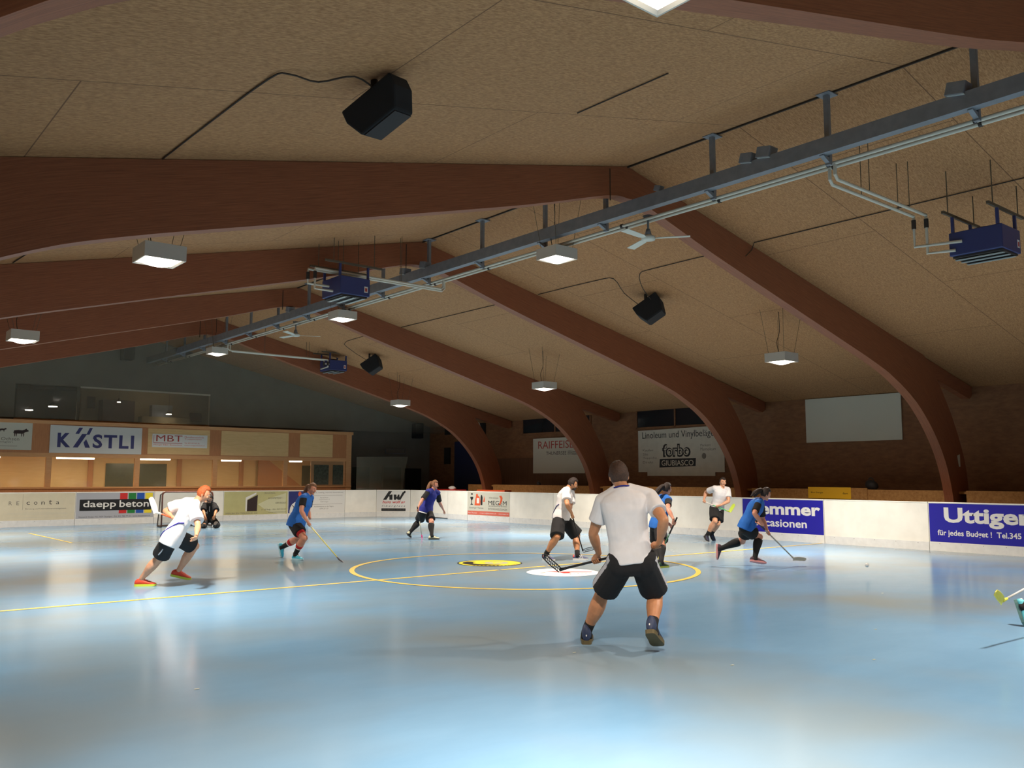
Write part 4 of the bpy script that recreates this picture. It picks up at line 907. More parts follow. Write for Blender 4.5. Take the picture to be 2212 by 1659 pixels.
for i, (y, z, w, h, lab) in enumerate(((33.2, 2.25, 0.45, 0.75, 'dark notice case on the far right wall, left of the navy mat'), (33.2, 3.6, 0.4, 0.5, 'small dark board high on the far right wall'))):
    o = MB().box((XR - 0.06, y - w / 2, z), (XR, y + w / 2, z + h)).build('notice_case', M['dark']); tagit(o, lab, 'board')
sp = thing('wall_loudspeaker', (22.6, 34.4, 3.4), 'dark loudspeaker high in the far right corner behind the netting', 'loudspeaker')
bevel(MB().box((22.4, 34.25, 3.45), (22.85, 34.6, 4.15)).build('cabinet', M['speaker'], sp), 0.03)
MB().box((22.55, 34.6, 3.7), (22.7, 34.7, 3.85)).build('bracket', M['clip'], sp)
ex = thing('exit_lamp', (21.6, 34.66, 2.75), 'unlit pale framed lamp box on the grey gable wall', 'lamp')
mb = MB(); f = Face((21.05, YG - 0.03, 2.72), (1, 0, 0), (0, 0, 1))
for a in ((0, 0, 1.05, 0.02), (0, 0.2, 1.05, 0.22), (0, 0, 0.02, 0.22), (1.03, 0, 1.05, 0.22)): f.rect(mb, *a, -0.03, 0.03)
mb.build('frame', M['steel'], ex); f.panel('box', 0.02, 0.02, 1.03, 0.2, -0.03, 0.01, M['gable'], ex)
def bag(c, s, m, label):
    root = thing('sports_bag', c, label, 'bag')
    x, y, z = c
    MB().ellipsoid((x, y, z + 0.13 * s), (0.13 * s, 0, 0), (0, 0.17 * s, 0), (0, 0.03, 0.14 * s), 16, 10, lambda u: u * (1 + 0.12 * noise.noise(u * 2.5))).build('pouch', m, root, smooth=True)
    MB().tube(spline([(x - 0.02, y - 0.08 * s, z + 0.24 * s), (x - 0.02, y - 0.03 * s, z + 0.32 * s), (x - 0.02, y + 0.05 * s, z + 0.32 * s), (x - 0.02, y + 0.09 * s, z + 0.24 * s)], 4), 0.014, 6).build('strap', M['clip'], root, smooth=True)
struct(MB().box((22.38, 4.0, 1.28), (22.75, 30.0, 1.34)).build('trim_8', M['osb']))
bag((22.5, 12.15, 1.34), 1.0, M['dark'], 'dark sports bag on the parapet right of the amber sign')
bag((22.5, 25.7, 1.34), 0.55, M['dark'], 'small dark bag on the parapet below the bank banner')
w = MB(); w.hexa([(22.45, 9.822, 1.95), (22.52, 9.822, 1.95), (22.52, 9.829, 1.95), (22.45, 9.829, 1.95), (22.38, 9.822, 2.22), (22.52, 9.822, 2.26), (22.52, 9.829, 2.26), (22.38, 9.829, 2.22)])
o = w.build('paper_tag', M['greywhite']); tagit(o, 'small pale paper tag on the leg of the second arch', 'paper')

# ------------------------------------------------------------------ booth below the gable window
BY = 33.5
bt = thing('booth', (11.3, 34.3, 0), 'long timber booth with plexiglass front behind the far boards', 'booth')
f = Face((4.0, BY, 0), (1, 0, 0), (0, 0, 1))
X = lambda x: x - 4.0
f.panel('lower_wall', 0, 0, X(18.65), 1.22, -0.08, 0, M['wood_dark'], bt)
f.panel('sill', 0, 1.22, X(18.65), 1.28, -0.14, 0.05, M['wood'], bt)
f.panel('header', 0, 2.3, X(18.65), 2.44, -0.1, 0.0, M['wood'], bt)
f.panel('fascia', 0, 2.44, X(18.65), 3.46, -0.08, 0.0, M['wood_dark'], bt)
f.panel('top_rail', -0.05, 3.44, X(18.7), 3.56, -0.12, 0.06, M['wood'], bt)
for xa, xb in ((12.95, 15.75), (16.25, 17.75), (10.2, 12.5)):
    f.panel('fascia_panel', X(xa), 2.47, X(xb), 3.42, 0.0, 0.015, M['birch'], bt)
f.panel('end_post', X(18.4), 0, X(18.65), 3.44, -0.12, 0.012, M['wood'], bt)
PX = (4.6, 6.95, 9.87, 12.75, 15.65, 18.4)
for x in PX[:-1]: f.panel('post', X(x) - 0.09, 1.28, X(x) + 0.09, 2.3, -0.1, 0.006, M['wood'], bt)
for a, b in zip(PX[:-1], PX[1:]): f.panel('plexi_pane', X(a) + 0.09, 1.28, X(b) - 0.09, 2.3, -0.05, -0.045, M['plexi'], bt)
# inside: back wall, posts, blackboards, ceiling, floor
YI = 36.2
MB().box((4.0, YI, 0), (18.65, YI + 0.08, 3.5)).build('rear_panel', M['birch'], bt)
MB().box((4.0, BY + 0.1, 2.75), (18.65, YI, 2.85)).build('booth_ceiling', M['wood'], bt)
MB().box((18.57, BY, 0), (18.65, YI, 3.5)).build('end_wall', M['wood_dark'], bt)
MB().box((3.92, BY, 0), (4.0, YI, 3.5)).build('end_wall', M['wood_dark'], bt)
for x in (5.7, 8.95, 12.3, 14.9): MB().box((x - 0.09, YI - 0.06, 0.5), (x + 0.09, YI, 2.75)).build('inner_post', M['wood_dark'], bt)
for xa, xb in ((9.5, 11.8), (17.7, 18.5)):
    MB().box((xa, YI - 0.03, 1.2), (xb, YI, 2.15)).build('dark_window', M['green_glass'], bt)
MB().prism([(15.6, YI - 0.1, 2.7), (17.6, YI - 0.1, 1.25), (15.6, YI - 0.1, 1.25)], (0, -0.05, 0)).build('stair_string', M['wood_dark'], bt)
# two panes let into the right-hand end of the front
f.panel('end_frame', X(16.8), 1.28, X(18.4), 2.3, -0.08, -0.055, M['wood'], bt)
for a, b in ((16.95, 17.62), (17.82, 18.3)): f.panel('end_pane', X(a), 1.33, X(b), 2.15, -0.055, -0.04, M['green_glass'], bt)
def tube_lamp(x0, x1, y, label):
    root = thing('tube_lamp', ((x0 + x1) / 2, y, 2.3), label, 'lamp', 'tube lamps inside the booth')
    MB().tube([(x0, y, 2.31), (x1, y, 2.31)], 0.05, 8).build('glowing_tube', M['tube_glow'], root, smooth=True)
    la = bpy.data.lights.new('tube_beam', 'AREA'); la.shape = 'RECTANGLE'; la.size = x1 - x0; la.size_y = 0.1; la.energy = 32 * (x1 - x0); la.color = (1.0, 0.85, 0.58)
    lo = bpy.data.objects.new('tube_beam', la); COL.objects.link(lo); lo.parent = root; lo.location = (0, 0, -0.05)
    MB().box((x0 - 0.02, y - 0.07, 2.37), (x1 + 0.02, y + 0.07, 2.41)).build('reflector', M['wood'], root)
    MB().tube([((x0 + x1 * 2) / 3, y, 2.41), ((x0 + x1 * 2) / 3, y, 2.75)], 0.012, 6).build('stem', M['pipe'], root)
tube_lamp(4.3, 5.6, 34.3, 'tube lamp at the left end of the booth')
tube_lamp(7.35, 8.6, 34.3, 'tube lamp under the large grey sign of the booth')
tube_lamp(10.2, 11.3, 34.3, 'tube lamp under the small red and white sign of the booth')
tube_lamp(13.3, 14.1, 34.3, 'tube lamp in the fourth bay of the booth')
tube_lamp(16.2, 16.75, 34.3, 'short tube lamp near the right end of the booth')
# signs on the fascia
def fascia_sign(name, x0, z0, x1, z1, m, label):
    root = thing(name, ((x0 + x1) / 2, BY - 0.03, z0), label, 'sign')
    g = Face((x0, BY - 0.018, z0), (1, 0, 0), (0, 0, 1))
    g.panel('plate', 0, 0, x1 - x0, z1 - z0, 0, 0.012, m, root)
    return root, g
rt, g = fascia_sign('builder_sign', 6.93, 2.45, 9.98, 3.41, M['ltgrey_sign'], 'large pale grey sign with dark blue capitals on the booth')
dd = 0.013
g.text('K', 0.24, 0.2, 0.66, 0.70, dd, M['kblue'], rt, bold=0.045)
mb = MB()
for pts in ([(0.74, 0.2), (0.9, 0.2), (1.18, 0.68), (1.02, 0.68)], [(1.08, 0.38), (1.16, 0.5), (1.3, 0.2), (1.14, 0.2)], [(0.8, 0.68), (0.92, 0.68), (1.04, 0.9), (0.92, 0.9)], [(1.16, 0.66), (1.26, 0.66), (1.36, 0.9), (1.26, 0.9)]):
    g.poly(mb, pts, dd, dd + 0.002)
mb.build('letter_mark', M['kblue'], rt)
g.text('STLI', 1.38, 0.19, 2.78, 0.68, dd, M['kblue'], rt, bold=0.03, space=1.15)
rt, g = fascia_sign('red_letter_sign', 10.35, 2.73, 12.4, 3.22, M['white'], 'small white sign with red serif letters on the booth')
g.text('MBT', 0.14, 0.22, 1.1, 0.45, dd, M['brick'], rt); g.panel('rule', 0.05, 0.15, 1.1, 0.17, dd, dd + 0.001, M['brick'], rt); g.panel('rule', 0.05, 0.17, 0.065, 0.44, dd, dd + 0.001, M['brick'], rt)
g.text('Münger R&C Bautechnik', 0.06, 0.05, 1.1, 0.12, dd, M['salmon'], rt); g.text('Metallbautechnik', 1.18, 0.37, 1.92, 0.43, dd, M['salmon'], rt); g.text('Treppenbau', 1.18, 0.29, 1.82, 0.35, dd, M['salmon'], rt)
g.text('Tel. 031 819 60 36', 1.18, 0.15, 1.75, 0.20, dd, M['salmon'], rt); g.text('www.muengerbautech.ch', 1.18, 0.06, 1.95, 0.11, dd, M['salmon'], rt)
rt, g = fascia_sign('inn_sign', 3.95, 2.53, 6.38, 3.44, M['greywhite'], 'pale inn sign with dark ox silhouettes at the left edge')
def ox(mb, x, z, s):
    P = lambda q: [(x + a * s, z + b * s) for a, b in q]
    g.poly(mb, P([(0.0, 0.24), (0.04, 0.42), (0.3, 0.46), (0.55, 0.44), (0.72, 0.5), (0.8, 0.58), (0.84, 0.5), (0.93, 0.46), (0.96, 0.38), (0.86, 0.34), (0.74, 0.3), (0.6, 0.2), (0.3, 0.2), (0.08, 0.2)]), dd, dd + 0.002)
    for lx in (0.06, 0.16, 0.5, 0.62): g.poly(mb, P([(lx, 0.22), (lx + 0.07, 0.22), (lx + 0.05, 0.0), (lx + 0.01, 0.0)]), dd, dd + 0.0025)
mb = MB(); ox(mb, 1.86, 0.45, 0.48); ox(mb, 1.45, 0.6, 0.22); ox(mb, 1.2, 0.64, 0.2); ox(mb, 0.9, 0.66, 0.18); mb.build('ox_silhouettes', M['brown_print'], rt)
g.text('Gasthaus Ochsen', 0.8, 0.31, 2.05, 0.42, dd, M['grey'], rt); g.text('Münsingen', 1.1, 0.22, 1.86, 0.29, dd, M['grey'], rt); g.panel('fine_print', 0.8, 0.12, 2.0, 0.13, dd, dd + 0.001, M['grey'], rt)

# ------------------------------------------------------------------ upstairs room behind the gable window
w6 = struct(MB().box((6.0, YG - 0.03, 3.62), (12.9, YG + 0.03, 3.68)).build('window_6', M['wood']))
MB().box((6.05, YG + 0.01, 3.68), (12.85, YG + 0.02, 4.86)).build('pane', M['pane'], w6)
MB().box((8.0, YG - 0.03, 3.68), (8.1, YG + 0.03, 4.9)).build('mullion', M['rod'], w6)
MB().box((8.1, YG - 0.02, 4.86), (12.9, YG + 0.03, 4.92)).build('head_rail', M['pipe'], w6)
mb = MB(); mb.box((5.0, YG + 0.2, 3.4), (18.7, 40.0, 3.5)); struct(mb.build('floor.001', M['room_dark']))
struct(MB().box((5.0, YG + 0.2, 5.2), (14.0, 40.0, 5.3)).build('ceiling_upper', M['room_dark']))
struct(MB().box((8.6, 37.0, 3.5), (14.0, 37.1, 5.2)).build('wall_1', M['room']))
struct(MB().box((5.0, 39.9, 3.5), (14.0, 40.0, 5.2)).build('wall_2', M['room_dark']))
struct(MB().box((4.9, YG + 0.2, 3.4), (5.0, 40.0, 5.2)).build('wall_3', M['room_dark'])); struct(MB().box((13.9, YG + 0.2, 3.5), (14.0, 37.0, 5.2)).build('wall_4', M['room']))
def rthing(name, lo, hi, m, label, cat): o = bevel(MB().box(lo, hi).build(name, m), 0.015); tagit(o, label, cat); return o
rthing('tall_cabinet', (9.3, 36.3, 3.5), (10.5, 36.9, 4.62), M['furn'], 'dark red brown cabinet in the upstairs room', 'cabinet')
rthing('bar_counter', (10.7, 36.0, 3.5), (12.6, 36.5, 4.02), M['room'], 'pale counter in the upstairs room', 'counter')
rthing('coffee_machine', (11.1, 36.1, 4.02), (11.9, 36.45, 4.5), M['steel'], 'steel coffee machine on the upstairs counter', 'machine')
rthing('wall_picture', (8.9, 36.96, 4.3), (9.2, 36.99, 4.75), M['brown_print'], 'small framed picture left of the upstairs cabinet', 'picture')
rthing('wall_notice', (12.9, 36.96, 3.95), (13.4, 36.99, 4.3), M['furn'], 'small dark notice right in the upstairs room', 'notice')
def pend(x, y, z, s, label):
    root = thing('small_pendant', (x, y, z), label, 'lamp', 'small lamps in the upstairs room')
    MB().tube([(x, y, z - 0.02), (x, y, z + 0.0)], 0.10 * s, 14).build('glow_disc', M['small_glow'], root)
    MB().tube([(x, y, z), (x, y, z + 0.14)], [0.12 * s, 0.03], 14).build('shade', M['rod'], root, smooth=True)
    MB().tube([(x, y, z + 0.14), (x, y, 5.2)], 0.006, 5).build('cord', M['cable'], root)
pend(6.75, 36.2, 4.08, 1.3, 'left small pendant lamp in the dark upstairs room'); pend(7.45, 35.8, 4.22, 1.5, 'right small pendant lamp in the dark upstairs room'); pend(11.6, 35.6, 4.12, 1.0, 'small pendant lamp added to light the upstairs counter'); pend(9.7, 35.6, 4.5, 0.6, 'tiny pendant lamp added to light the upstairs cabinet')  # the last two pendants are added to light the room
ut = thing('tube_lamp', (11.2, 35.5, 5.0), 'added fill tube brightening the upstairs room, unseen above the window head', 'lamp')  # invented fill light, kept out of sight, so the room reads brighter
MB().tube([(10.4, 35.5, 5.08), (12.0, 35.5, 5.08)], 0.04, 8).build('glowing_tube', M['room_fill'], ut)
MB().box((10.35, 35.42, 5.13), (12.05, 35.58, 5.2)).build('reflector', M['lamp_case'], ut)
# netting that screens the far gable
mb = MB()
n1 = [(XL + 0.1, 30.6), (5.0, 30.6), (10.6, 30.6), (16.0, 30.6), (19.0, 30.6), (XR - 0.4, 30.6)]
top = [V((x, y, roofz(x) - 0.04)) for x, y in n1]
bot = [V((x, 33.36, 3.62)) for x, y in n1]
for i in range(len(n1) - 1): mb.quad(bot[i], bot[i + 1], top[i + 1], top[i])
o = mb.build('safety_net', M['net'], fix=False); tagit(o, 'fine grey safety netting hung before the dark gable wall', 'net')
mb = MB(); mb.prism([(18.75, 33.2, 0.0), (21.02, 33.0, 0.0), (20.98, 33.0, 1.3), (21.05, 33.0, 1.9), (21.2, 33.0, 2.55), (18.75, 33.2, 2.5)], (0, 0.012, 0))
o = mb.build('plexiglass_screen', M['screen']); tagit(o, 'hazy scratched plexiglass screen between the booth and the black doorway', 'screen')
rthing('vent_duct', (9.4, 34.2, 6.0), (9.8, 34.65, 6.55), M['dark'], 'dark ventilation box high on the gable near the ridge', 'vent')

# ------------------------------------------------------------------ people
def lerp(a, b, t): return a * (1 - t) + b * t
def remesh(o, voxel, it=4, fac=0.5, wrinkle=0.0, wscale=0.12, dec=None):
    md = o.modifiers.new('r', 'REMESH'); md.mode = 'VOXEL'; md.voxel_size = voxel; md.use_smooth_shade = True
    sm = o.modifiers.new('s', 'SMOOTH'); sm.factor = fac; sm.iterations = it
    if wrinkle:
        tx = bpy.data.textures.new('folds', 'CLOUDS'); tx.noise_scale = wscale; tx.noise_depth = 2
        dm = o.modifiers.new('d', 'DISPLACE'); dm.texture = tx; dm.strength = wrinkle; dm.mid_level = 0.5; dm.texture_coords = 'LOCAL'
        s2 = o.modifiers.new('s2', 'SMOOTH'); s2.factor = 0.5; s2.iterations = 1
    dg = bpy.context.evaluated_depsgraph_get()
    me = bpy.data.meshes.new_from_object(o.evaluated_get(dg))
    old = o.data; o.modifiers.clear(); o.data = me
    if not me.materials:
        for mm in old.materials: me.materials.append(mm)
    for p in me.polygons: p.use_smooth = True
    bpy.data.meshes.remove(old)
    return o
def limb(mb, a, b, radii, n=12, bulge=None, hint=None):
    """tapered limb from a to b; radii at equal steps; bulge = vector offset at one third"""
    pts = []
    k = len(radii) - 1
    for i in range(k + 1):
        t = i / k
        p = lerp(a, b, t)
        if bulge is not None: p = p + bulge * max(0, sin(pi * min(1, t / 0.75)))
        pts.append(p)
    mb.tube(pts, radii, n, hint)
def finger(mb, pts, r0, r1):
    n = len(pts)
    pts = [V(p) for p in pts]
    e = (pts[-1] - pts[-2]).normalized()
    rr = [r0 + (r1 - r0) * i / (n - 1) for i in range(n)]
    mb.tube(pts + [pts[-1] + e * r1 * 0.7], rr + [r1 * 0.45], 7)
def grip_hand(body, fing, wrist, g, ax, side, k):
    """a fist closed round a shaft: g point on the shaft axis, ax its direction"""
    ax = ax.normalized()
    n = wrist - g; n = n - ax * n.dot(ax)
    if n.length < 0.01: n = ax.orthogonal()
    n.normalize(); b = ax.cross(n)
    if b.z < 0: pass
    pc = g + n * 0.034 * k
    body.ellipsoid(pc, ax * 0.044 * k, n * 0.019 * k, b * 0.036 * k, 12, 8)
    limb(body, wrist, pc + n * 0.005, [0.026 * k, 0.028 * k, 0.026 * k], 10)
    R = 0.022 * k
    for i in range(4):
        o = g + ax * ((i - 1.5) * 0.0205 * k)
        rr = (0.0088, 0.0095, 0.0092, 0.0078)[i] * k
        st = radians((62, 66, 66, 60)[i]); en = radians((282, 300, 290, 268)[i])
        pts = [pc + ax * ((i - 1.5) * 0.0205 * k) + b * 0.02 * k]
        for q in range(7):
            a = st + (en - st) * q / 6
            pts.append(o + (n * cos(a) + b * sin(a)) * (R + rr * 0.2))
        finger(fing, pts, rr, rr * 0.8)
    o = g + ax * 0.036 * k
    pts = [pc + ax * 0.02 * k - b * 0.022 * k] + [o - ax * 0.012 * k * q / 4 + (n * cos(-a) + b * sin(-a)) * (R + 0.003) for q, a in enumerate((radians(55), radians(95), radians(135), radians(165)))]
    finger(fing, pts, 0.0115 * k, 0.0085 * k)
def free_hand(body, fing, wrist, h, palm_n, k):
    """relaxed, half curled hand; h = knuckle point, palm_n = direction the palm faces"""
    d = (h - wrist); d.normalize()
    n = palm_n - d * palm_n.dot(d)
    if n.length < 0.01: n = d.orthogonal()
    n.normalize(); s = d.cross(n)
    pc = wrist + d * 0.055 * k
    body.ellipsoid(pc, d * 0.052 * k, s * 0.041 * k, n * 0.016 * k, 12, 8)
    limb(body, wrist, pc, [0.025 * k, 0.027 * k, 0.024 * k], 10)
    for i, L in enumerate((0.072, 0.080, 0.075, 0.058)):
        b0 = pc + d * 0.04 * k + s * ((i - 1.5) * 0.0205 * k)
        pts = [b0 - d * 0.015 * k]; p = b0; a = radians(12 + 5 * i)
        pts.append(p)
        for sgm, dl in enumerate((0.45, 0.32, 0.23)):
            p = p + (d * cos(a) + n * sin(a)) * L * dl * k; pts.append(p); a += radians(26 + 6 * i)
        finger(fing, pts, 0.0092 * k, 0.0072 * k)
    b0 = pc - d * 0.03 * k - s * 0.03 * k
    pts = [b0 + s * 0.012 * k, b0 + (d * 0.02 - s * 0.012 + n * 0.012) * k, b0 + (d * 0.045 - s * 0.018 + n * 0.022) * k, b0 + (d * 0.065 - s * 0.016 + n * 0.03) * k]
    finger(fing, pts, 0.0118 * k, 0.0085 * k)

class Person:
    def __init__(s, key, H, label, face, skin, fem=False, build=1.0, group=None, voxel=0.010, leg=1.12, foot=1.12, hs=1.0, hd=(0, 0, 0)):
        s.P = {k: V(v) for k, v in POSE[key].items()}; s.H = H; s.k = H / 1.8; s.fem = fem; s.bw = build; s.vox = voxel; s.lw = build * leg; s.fk = foot; s.hsz = hs
        P = s.P; P['head'] = P['head'] + V(hd)
        s.hipax = (P['hipL'] - P['hipR']).normalized(); s.shax = (P['shL'] - P['shR']).normalized()
        s.face = V(face).normalized()
        low = min(P['toeL'].z, P['toeR'].z, P['ankleL'].z, P['ankleR'].z)
        s.root = thing('person', (P['pelvis'].x, P['pelvis'].y, 0), label, 'person', group)
        s.skin = skin
        s.neckb = P['neck']
        up = (P['head'] - P['neck']).normalized(); up = (up * 0.45 + V((0, 0, 1)) * 0.55).normalized()
        f = s.face - up * s.face.dot(up); s.hf = f.normalized(); s.hu = up; s.hs = s.hf.cross(s.hu)   # hs: the person's right
    def spine(s, t):
        """centre and axes of the trunk at t (0 hips, 1 neck base)"""
        P = s.P; H = s.H
        a, b = P['pelvis'], P['neck']
        mid = (P['shL'] + P['shR']) / 2
        ctl = lerp(a, mid, 0.5)
        d = (b - a)
        fw = s.trunk_fwd(0.5)
        ctl = lerp(a, b, 0.5) - fw * 0.012 * H
        if t < 0: c = a + (ctl - a).normalized() * t * d.length
        else: c = a * (1 - t) ** 2 + ctl * 2 * t * (1 - t) + b * t * t
        tt = max(0, min(1, t))
        x = lerp(s.hipax, s.shax, tt).normalized()
        u = (lerp(ctl - a, b - ctl, tt)).normalized()
        x = (x - u * x.dot(u)).normalized()
        y = u.cross(x)           # forward: up x left
        return c, x, -y * -1 if False else y * 1, u
    def trunk_fwd(s, t):
        u = (s.P['neck'] - s.P['pelvis']).normalized()
        x = lerp(s.hipax, s.shax, t).normalized()
        return x.cross(u).normalized()
    def ring(s, t, rx, ry, n=20, sq=2.4, fo=0.0):
        c, x, y, u = s.spine(t); H = s.H; f = x.cross(u)
        c = c + f * fo * H
        r = []
        for k in range(n):
            a = 2 * pi * k / n
            ca, sa = cos(a), sin(a)
            q = (abs(ca) ** sq + abs(sa) ** sq) ** (-1 / sq)
            r.append(c + x * (ca * q * rx * H * s.bw) + f * (sa * q * ry * H * s.bw))
        return r
    def prof(s):
        if s.fem: return [(-0.16, .050, .045), (-0.06, .092, .066), (0.04, .100, .068), (0.2, .088, .060), (0.38, .074, .052), (0.55, .080, .058), (0.7, .088, .068), (0.84, .096, .056), (0.93, .082, .046), (0.99, .044, .040)]
        return [(-0.16, .052, .046), (-0.06, .088, .064), (0.04, .094, .066), (0.2, .088, .062), (0.38, .082, .057), (0.55, .090, .062), (0.7, .102, .068), (0.84, .110, .062), (0.93, .094, .050), (0.99, .050, .043)]
    def bend(s, a, j, b, alt):
        m = j - lerp(a, b, (j - a).length / max(1e-6, (j - a).length + (b - j).length))
        return m.normalized() if m.length > 0.02 else alt
    def body(s, grips=()):
        """grips: dict side -> (point, axis); other hands hang relaxed"""
        P, H, k, w = s.P, s.H, s.k, s.bw
        mb = MB(); fg = MB()
        mb.ring_loft([s.ring(t, a * .96, b * .96) for t, a, b in s.prof()])
        F = s.trunk_fwd(0)
        for sd in 'LR':
            hp, kn, an, sh, el, wr = (P[q + sd] for q in ('hip', 'knee', 'ankle', 'sh', 'elbow', 'wrist'))
            kf = s.bend(hp, kn, an, F)
            limb(mb, hp + (hp - kn).normalized() * 0.02 * H, kn, [r * H * s.lw for r in (.052, .054, .051, .046, .041, .036, .033)], 14, kf * 0.006 * H)
            mb.ellipsoid(kn + kf * 0.006 * H, V((.033 * H * s.lw, 0, 0)), V((0, .033 * H * s.lw, 0)), V((0, 0, .034 * H * s.lw)), 12, 8)
            limb(mb, kn, an, [r * H * s.lw for r in (.032, .0345, .0375, .036, .031, .026, .0215, .0195)], 14, -kf * 0.009 * H)
            # heel and foot core inside the shoe
            ft = (P['toe' + sd] - an); limb(mb, an, an + ft * 0.3, [.019 * H, .018 * H, .014 * H], 10)
            nk = P['neck']
            limb(mb, lerp(nk, sh, 0.1), sh, [(.036 * H * w), (.038 * H * w), (.040 * H * w)], 12)
            mb.ellipsoid(sh, V((.037 * H * w, 0, 0)), V((0, .037 * H * w, 0)), V((0, 0, .037 * H * w)), 12, 8)
            limb(mb, sh, el, [r * H * w for r in (.034, .0345, .033, .030, .027, .0245)], 12)
            mb.ellipsoid(el, V((.0245 * H * w, 0, 0)), V((0, .0245 * H * w, 0)), V((0, 0, .0245 * H * w)), 10, 8)
            limb(mb, el, wr, [r * H * w for r in (.0245, .0268, .0265, .0235, .0195, .0165, .0155)], 12)
            if sd in grips: grip_hand(mb, fg, wr, grips[sd][0], grips[sd][1], sd, k)
            else:
                inward = (P['pelvis'] - wr); free_hand(mb, fg, wr, P['hand' + sd], inward, k)
        # neck and head
        hc, hf, hu, hs = P['head'], s.hf * s.hsz, s.hu * s.hsz, s.hs * s.hsz
        nr = .031 if s.fem else .036
        nb = P['neck'] - s.hu * 0.02 * H
        limb(mb, nb, hc - hf * 0.012 * H - hu * 0.015 * H, [nr * 1.3 * H, nr * H, nr * 0.95 * H, nr * 0.95 * H], 14)
        def skull(u):
            z = u.z; x, y = u.x, u.y
            if z < 0:
                q = (-z)
                x *= 1 - 0.32 * q ** 1.4
                if y < 0: y *= 1 - 0.45 * q ** 1.2       # nape
                else: y *= 1 - 0.06 * q
            if y > 0.5: y = 0.5 + (y - 0.5) * 0.82          # flatter face
            return V((x, y, z))
        mb.ellipsoid(hc, hs * .0435 * H, hf * .0545 * H, hu * .0665 * H, 24, 16, skull)
        mb.ellipsoid(hc + hf * .036 * H - hu * .052 * H, hs * .017 * H, hf * .016 * H, hu * .014 * H, 10, 8)        # chin
        mb.ellipsoid(hc + hf * .042 * H + hu * .012 * H, hs * .030 * H, hf * .012 * H, hu * .007 * H, 10, 8)        # brow
        nz = hc + hf * .0475 * H
        mb.tube([nz + hu * .008 * H, nz + hf * .006 * H - hu * .006 * H, nz + hf * .013 * H - hu * .017 * H, nz - hf * 0.004 * H - hu * .021 * H], [.0055 * H, .0065 * H, .009 * H, .006 * H], 8)
        for q in (-1, 1):
            mb.ellipsoid(hc + hs * q * .0445 * H - hf * .006 * H - hu * .006 * H, hf * .010 * H, hs * .0045 * H, hu * .0165 * H, 10, 8)
            mb.ellipsoid(hc + hs * q * .024 * H + hf * .040 * H - hu * .014 * H, hs * .012 * H, hf * .010 * H, hu * .010 * H, 8, 6)  # cheek
        o = mb.build('body', s.skin, s.root)
        remesh(o, s.vox if s.vox < 0.009 else 0.009, 3)
        # add the fingers to the same mesh
        bm = bmesh.new(); bm.from_mesh(o.data)
        f2 = bmesh.new(); org = wl(s.root)
        vs = [f2.verts.new(p - org) for p in fg.v]
        for fc in fg.f:
            try: f2.faces.new([vs[i] for i in fc])
            except ValueError: pass
        bmesh.ops.recalc_face_normals(f2, faces=f2.faces)
        tmp = bpy.data.meshes.new('t'); f2.to_mesh(tmp); f2.free()
        bm.from_mesh(tmp); bm.to_mesh(o.data); bm.free(); bpy.data.meshes.remove(tmp)
        for p in o.data.polygons: p.use_smooth = True
        # eyes, eyebrows, mouth
        for q in (-1, 1):
            e = hc + hs * q * .0175 * H + hf * .0462 * H + hu * .002 * H
            MB().ellipsoid(e, hs * .0072 * H, hf * .0042 * H, hu * .0040 * H, 10, 8).build('eye', M['eye'], s.root, smooth=True)
            MB().ellipsoid(e + hf * .0030 * H, hs * .0032 * H, hf * .0018 * H, hu * .0034 * H, 8, 6).build('pupil', M['pupil'], s.root, smooth=True)
            MB().tube([e + hu * .0115 * H - hs * q * .009 * H + hf * .003 * H, e + hu * .0135 * H + hf * .0035 * H, e + hu * .0110 * H + hs * q * .009 * H], [.0022 * H, .003 * H, .0018 * H], 6).build('eyebrow', s.hairm, s.root, smooth=True)
        m = hc + hf * .0468 * H - hu * .0345 * H
        MB().tube([m - hs * .014 * H - hf * .006 * H, m - hs * .006 * H, m + hs * .006 * H, m + hs * .014 * H - hf * .006 * H], [.0015 * H, .0028 * H, .0028 * H, .0015 * H], 8).build('mouth', M['lips'], s.root, smooth=True)
        s.bodyobj = o
        return o
    def hair(s, style, m, length=0.25, drift=V((0, 0, -1))):
        H = s.H; hc, hf, hu, hs = s.P['head'], s.hf * s.hsz, s.hu * s.hsz, s.hs * s.hsz
        long = style != 'short'
        def fn(u):
            n = 1 + 0.05 * noise.noise(u * 6 + hc) + 0.05 * noise.noise(u * 14 + hc)
            # hairline: clear the face
            faceamt = u.y * 0.95 - (u.z - (0.42 if not long else 0.5)) * 1.1
            side = abs(u.x)
            shrink = 0.0
            if u.y > 0.12 and u.z < 0.48 + 0.1 * side: shrink = min(1, (u.y - 0.12) / 0.14)
            lowz = -0.42 if u.y < -0.2 else -0.2
            if u.z < lowz: shrink = max(shrink, min(1, (lowz - u.z) / 0.22))
            r = lerp(1.09 * n, 0.82, shrink)
            x, y, z = u.x * r, u.y * r, u.z * r
            if z < 0 and y < 0: y *= 1 - 0.32 * (-z); x *= 1 - 0.18 * (-z)
            if y > 0.5: y = 0.5 + (y - 0.5) * 0.86
            return V((x, y, z))
        mb = MB(); mb.ellipsoid(hc + hu * .004 * H, hs * .0450 * H, hf * .0560 * H, hu * .0680 * H, 40, 28, fn)
        o = mb.build('hair', m, s.root, smooth=True)
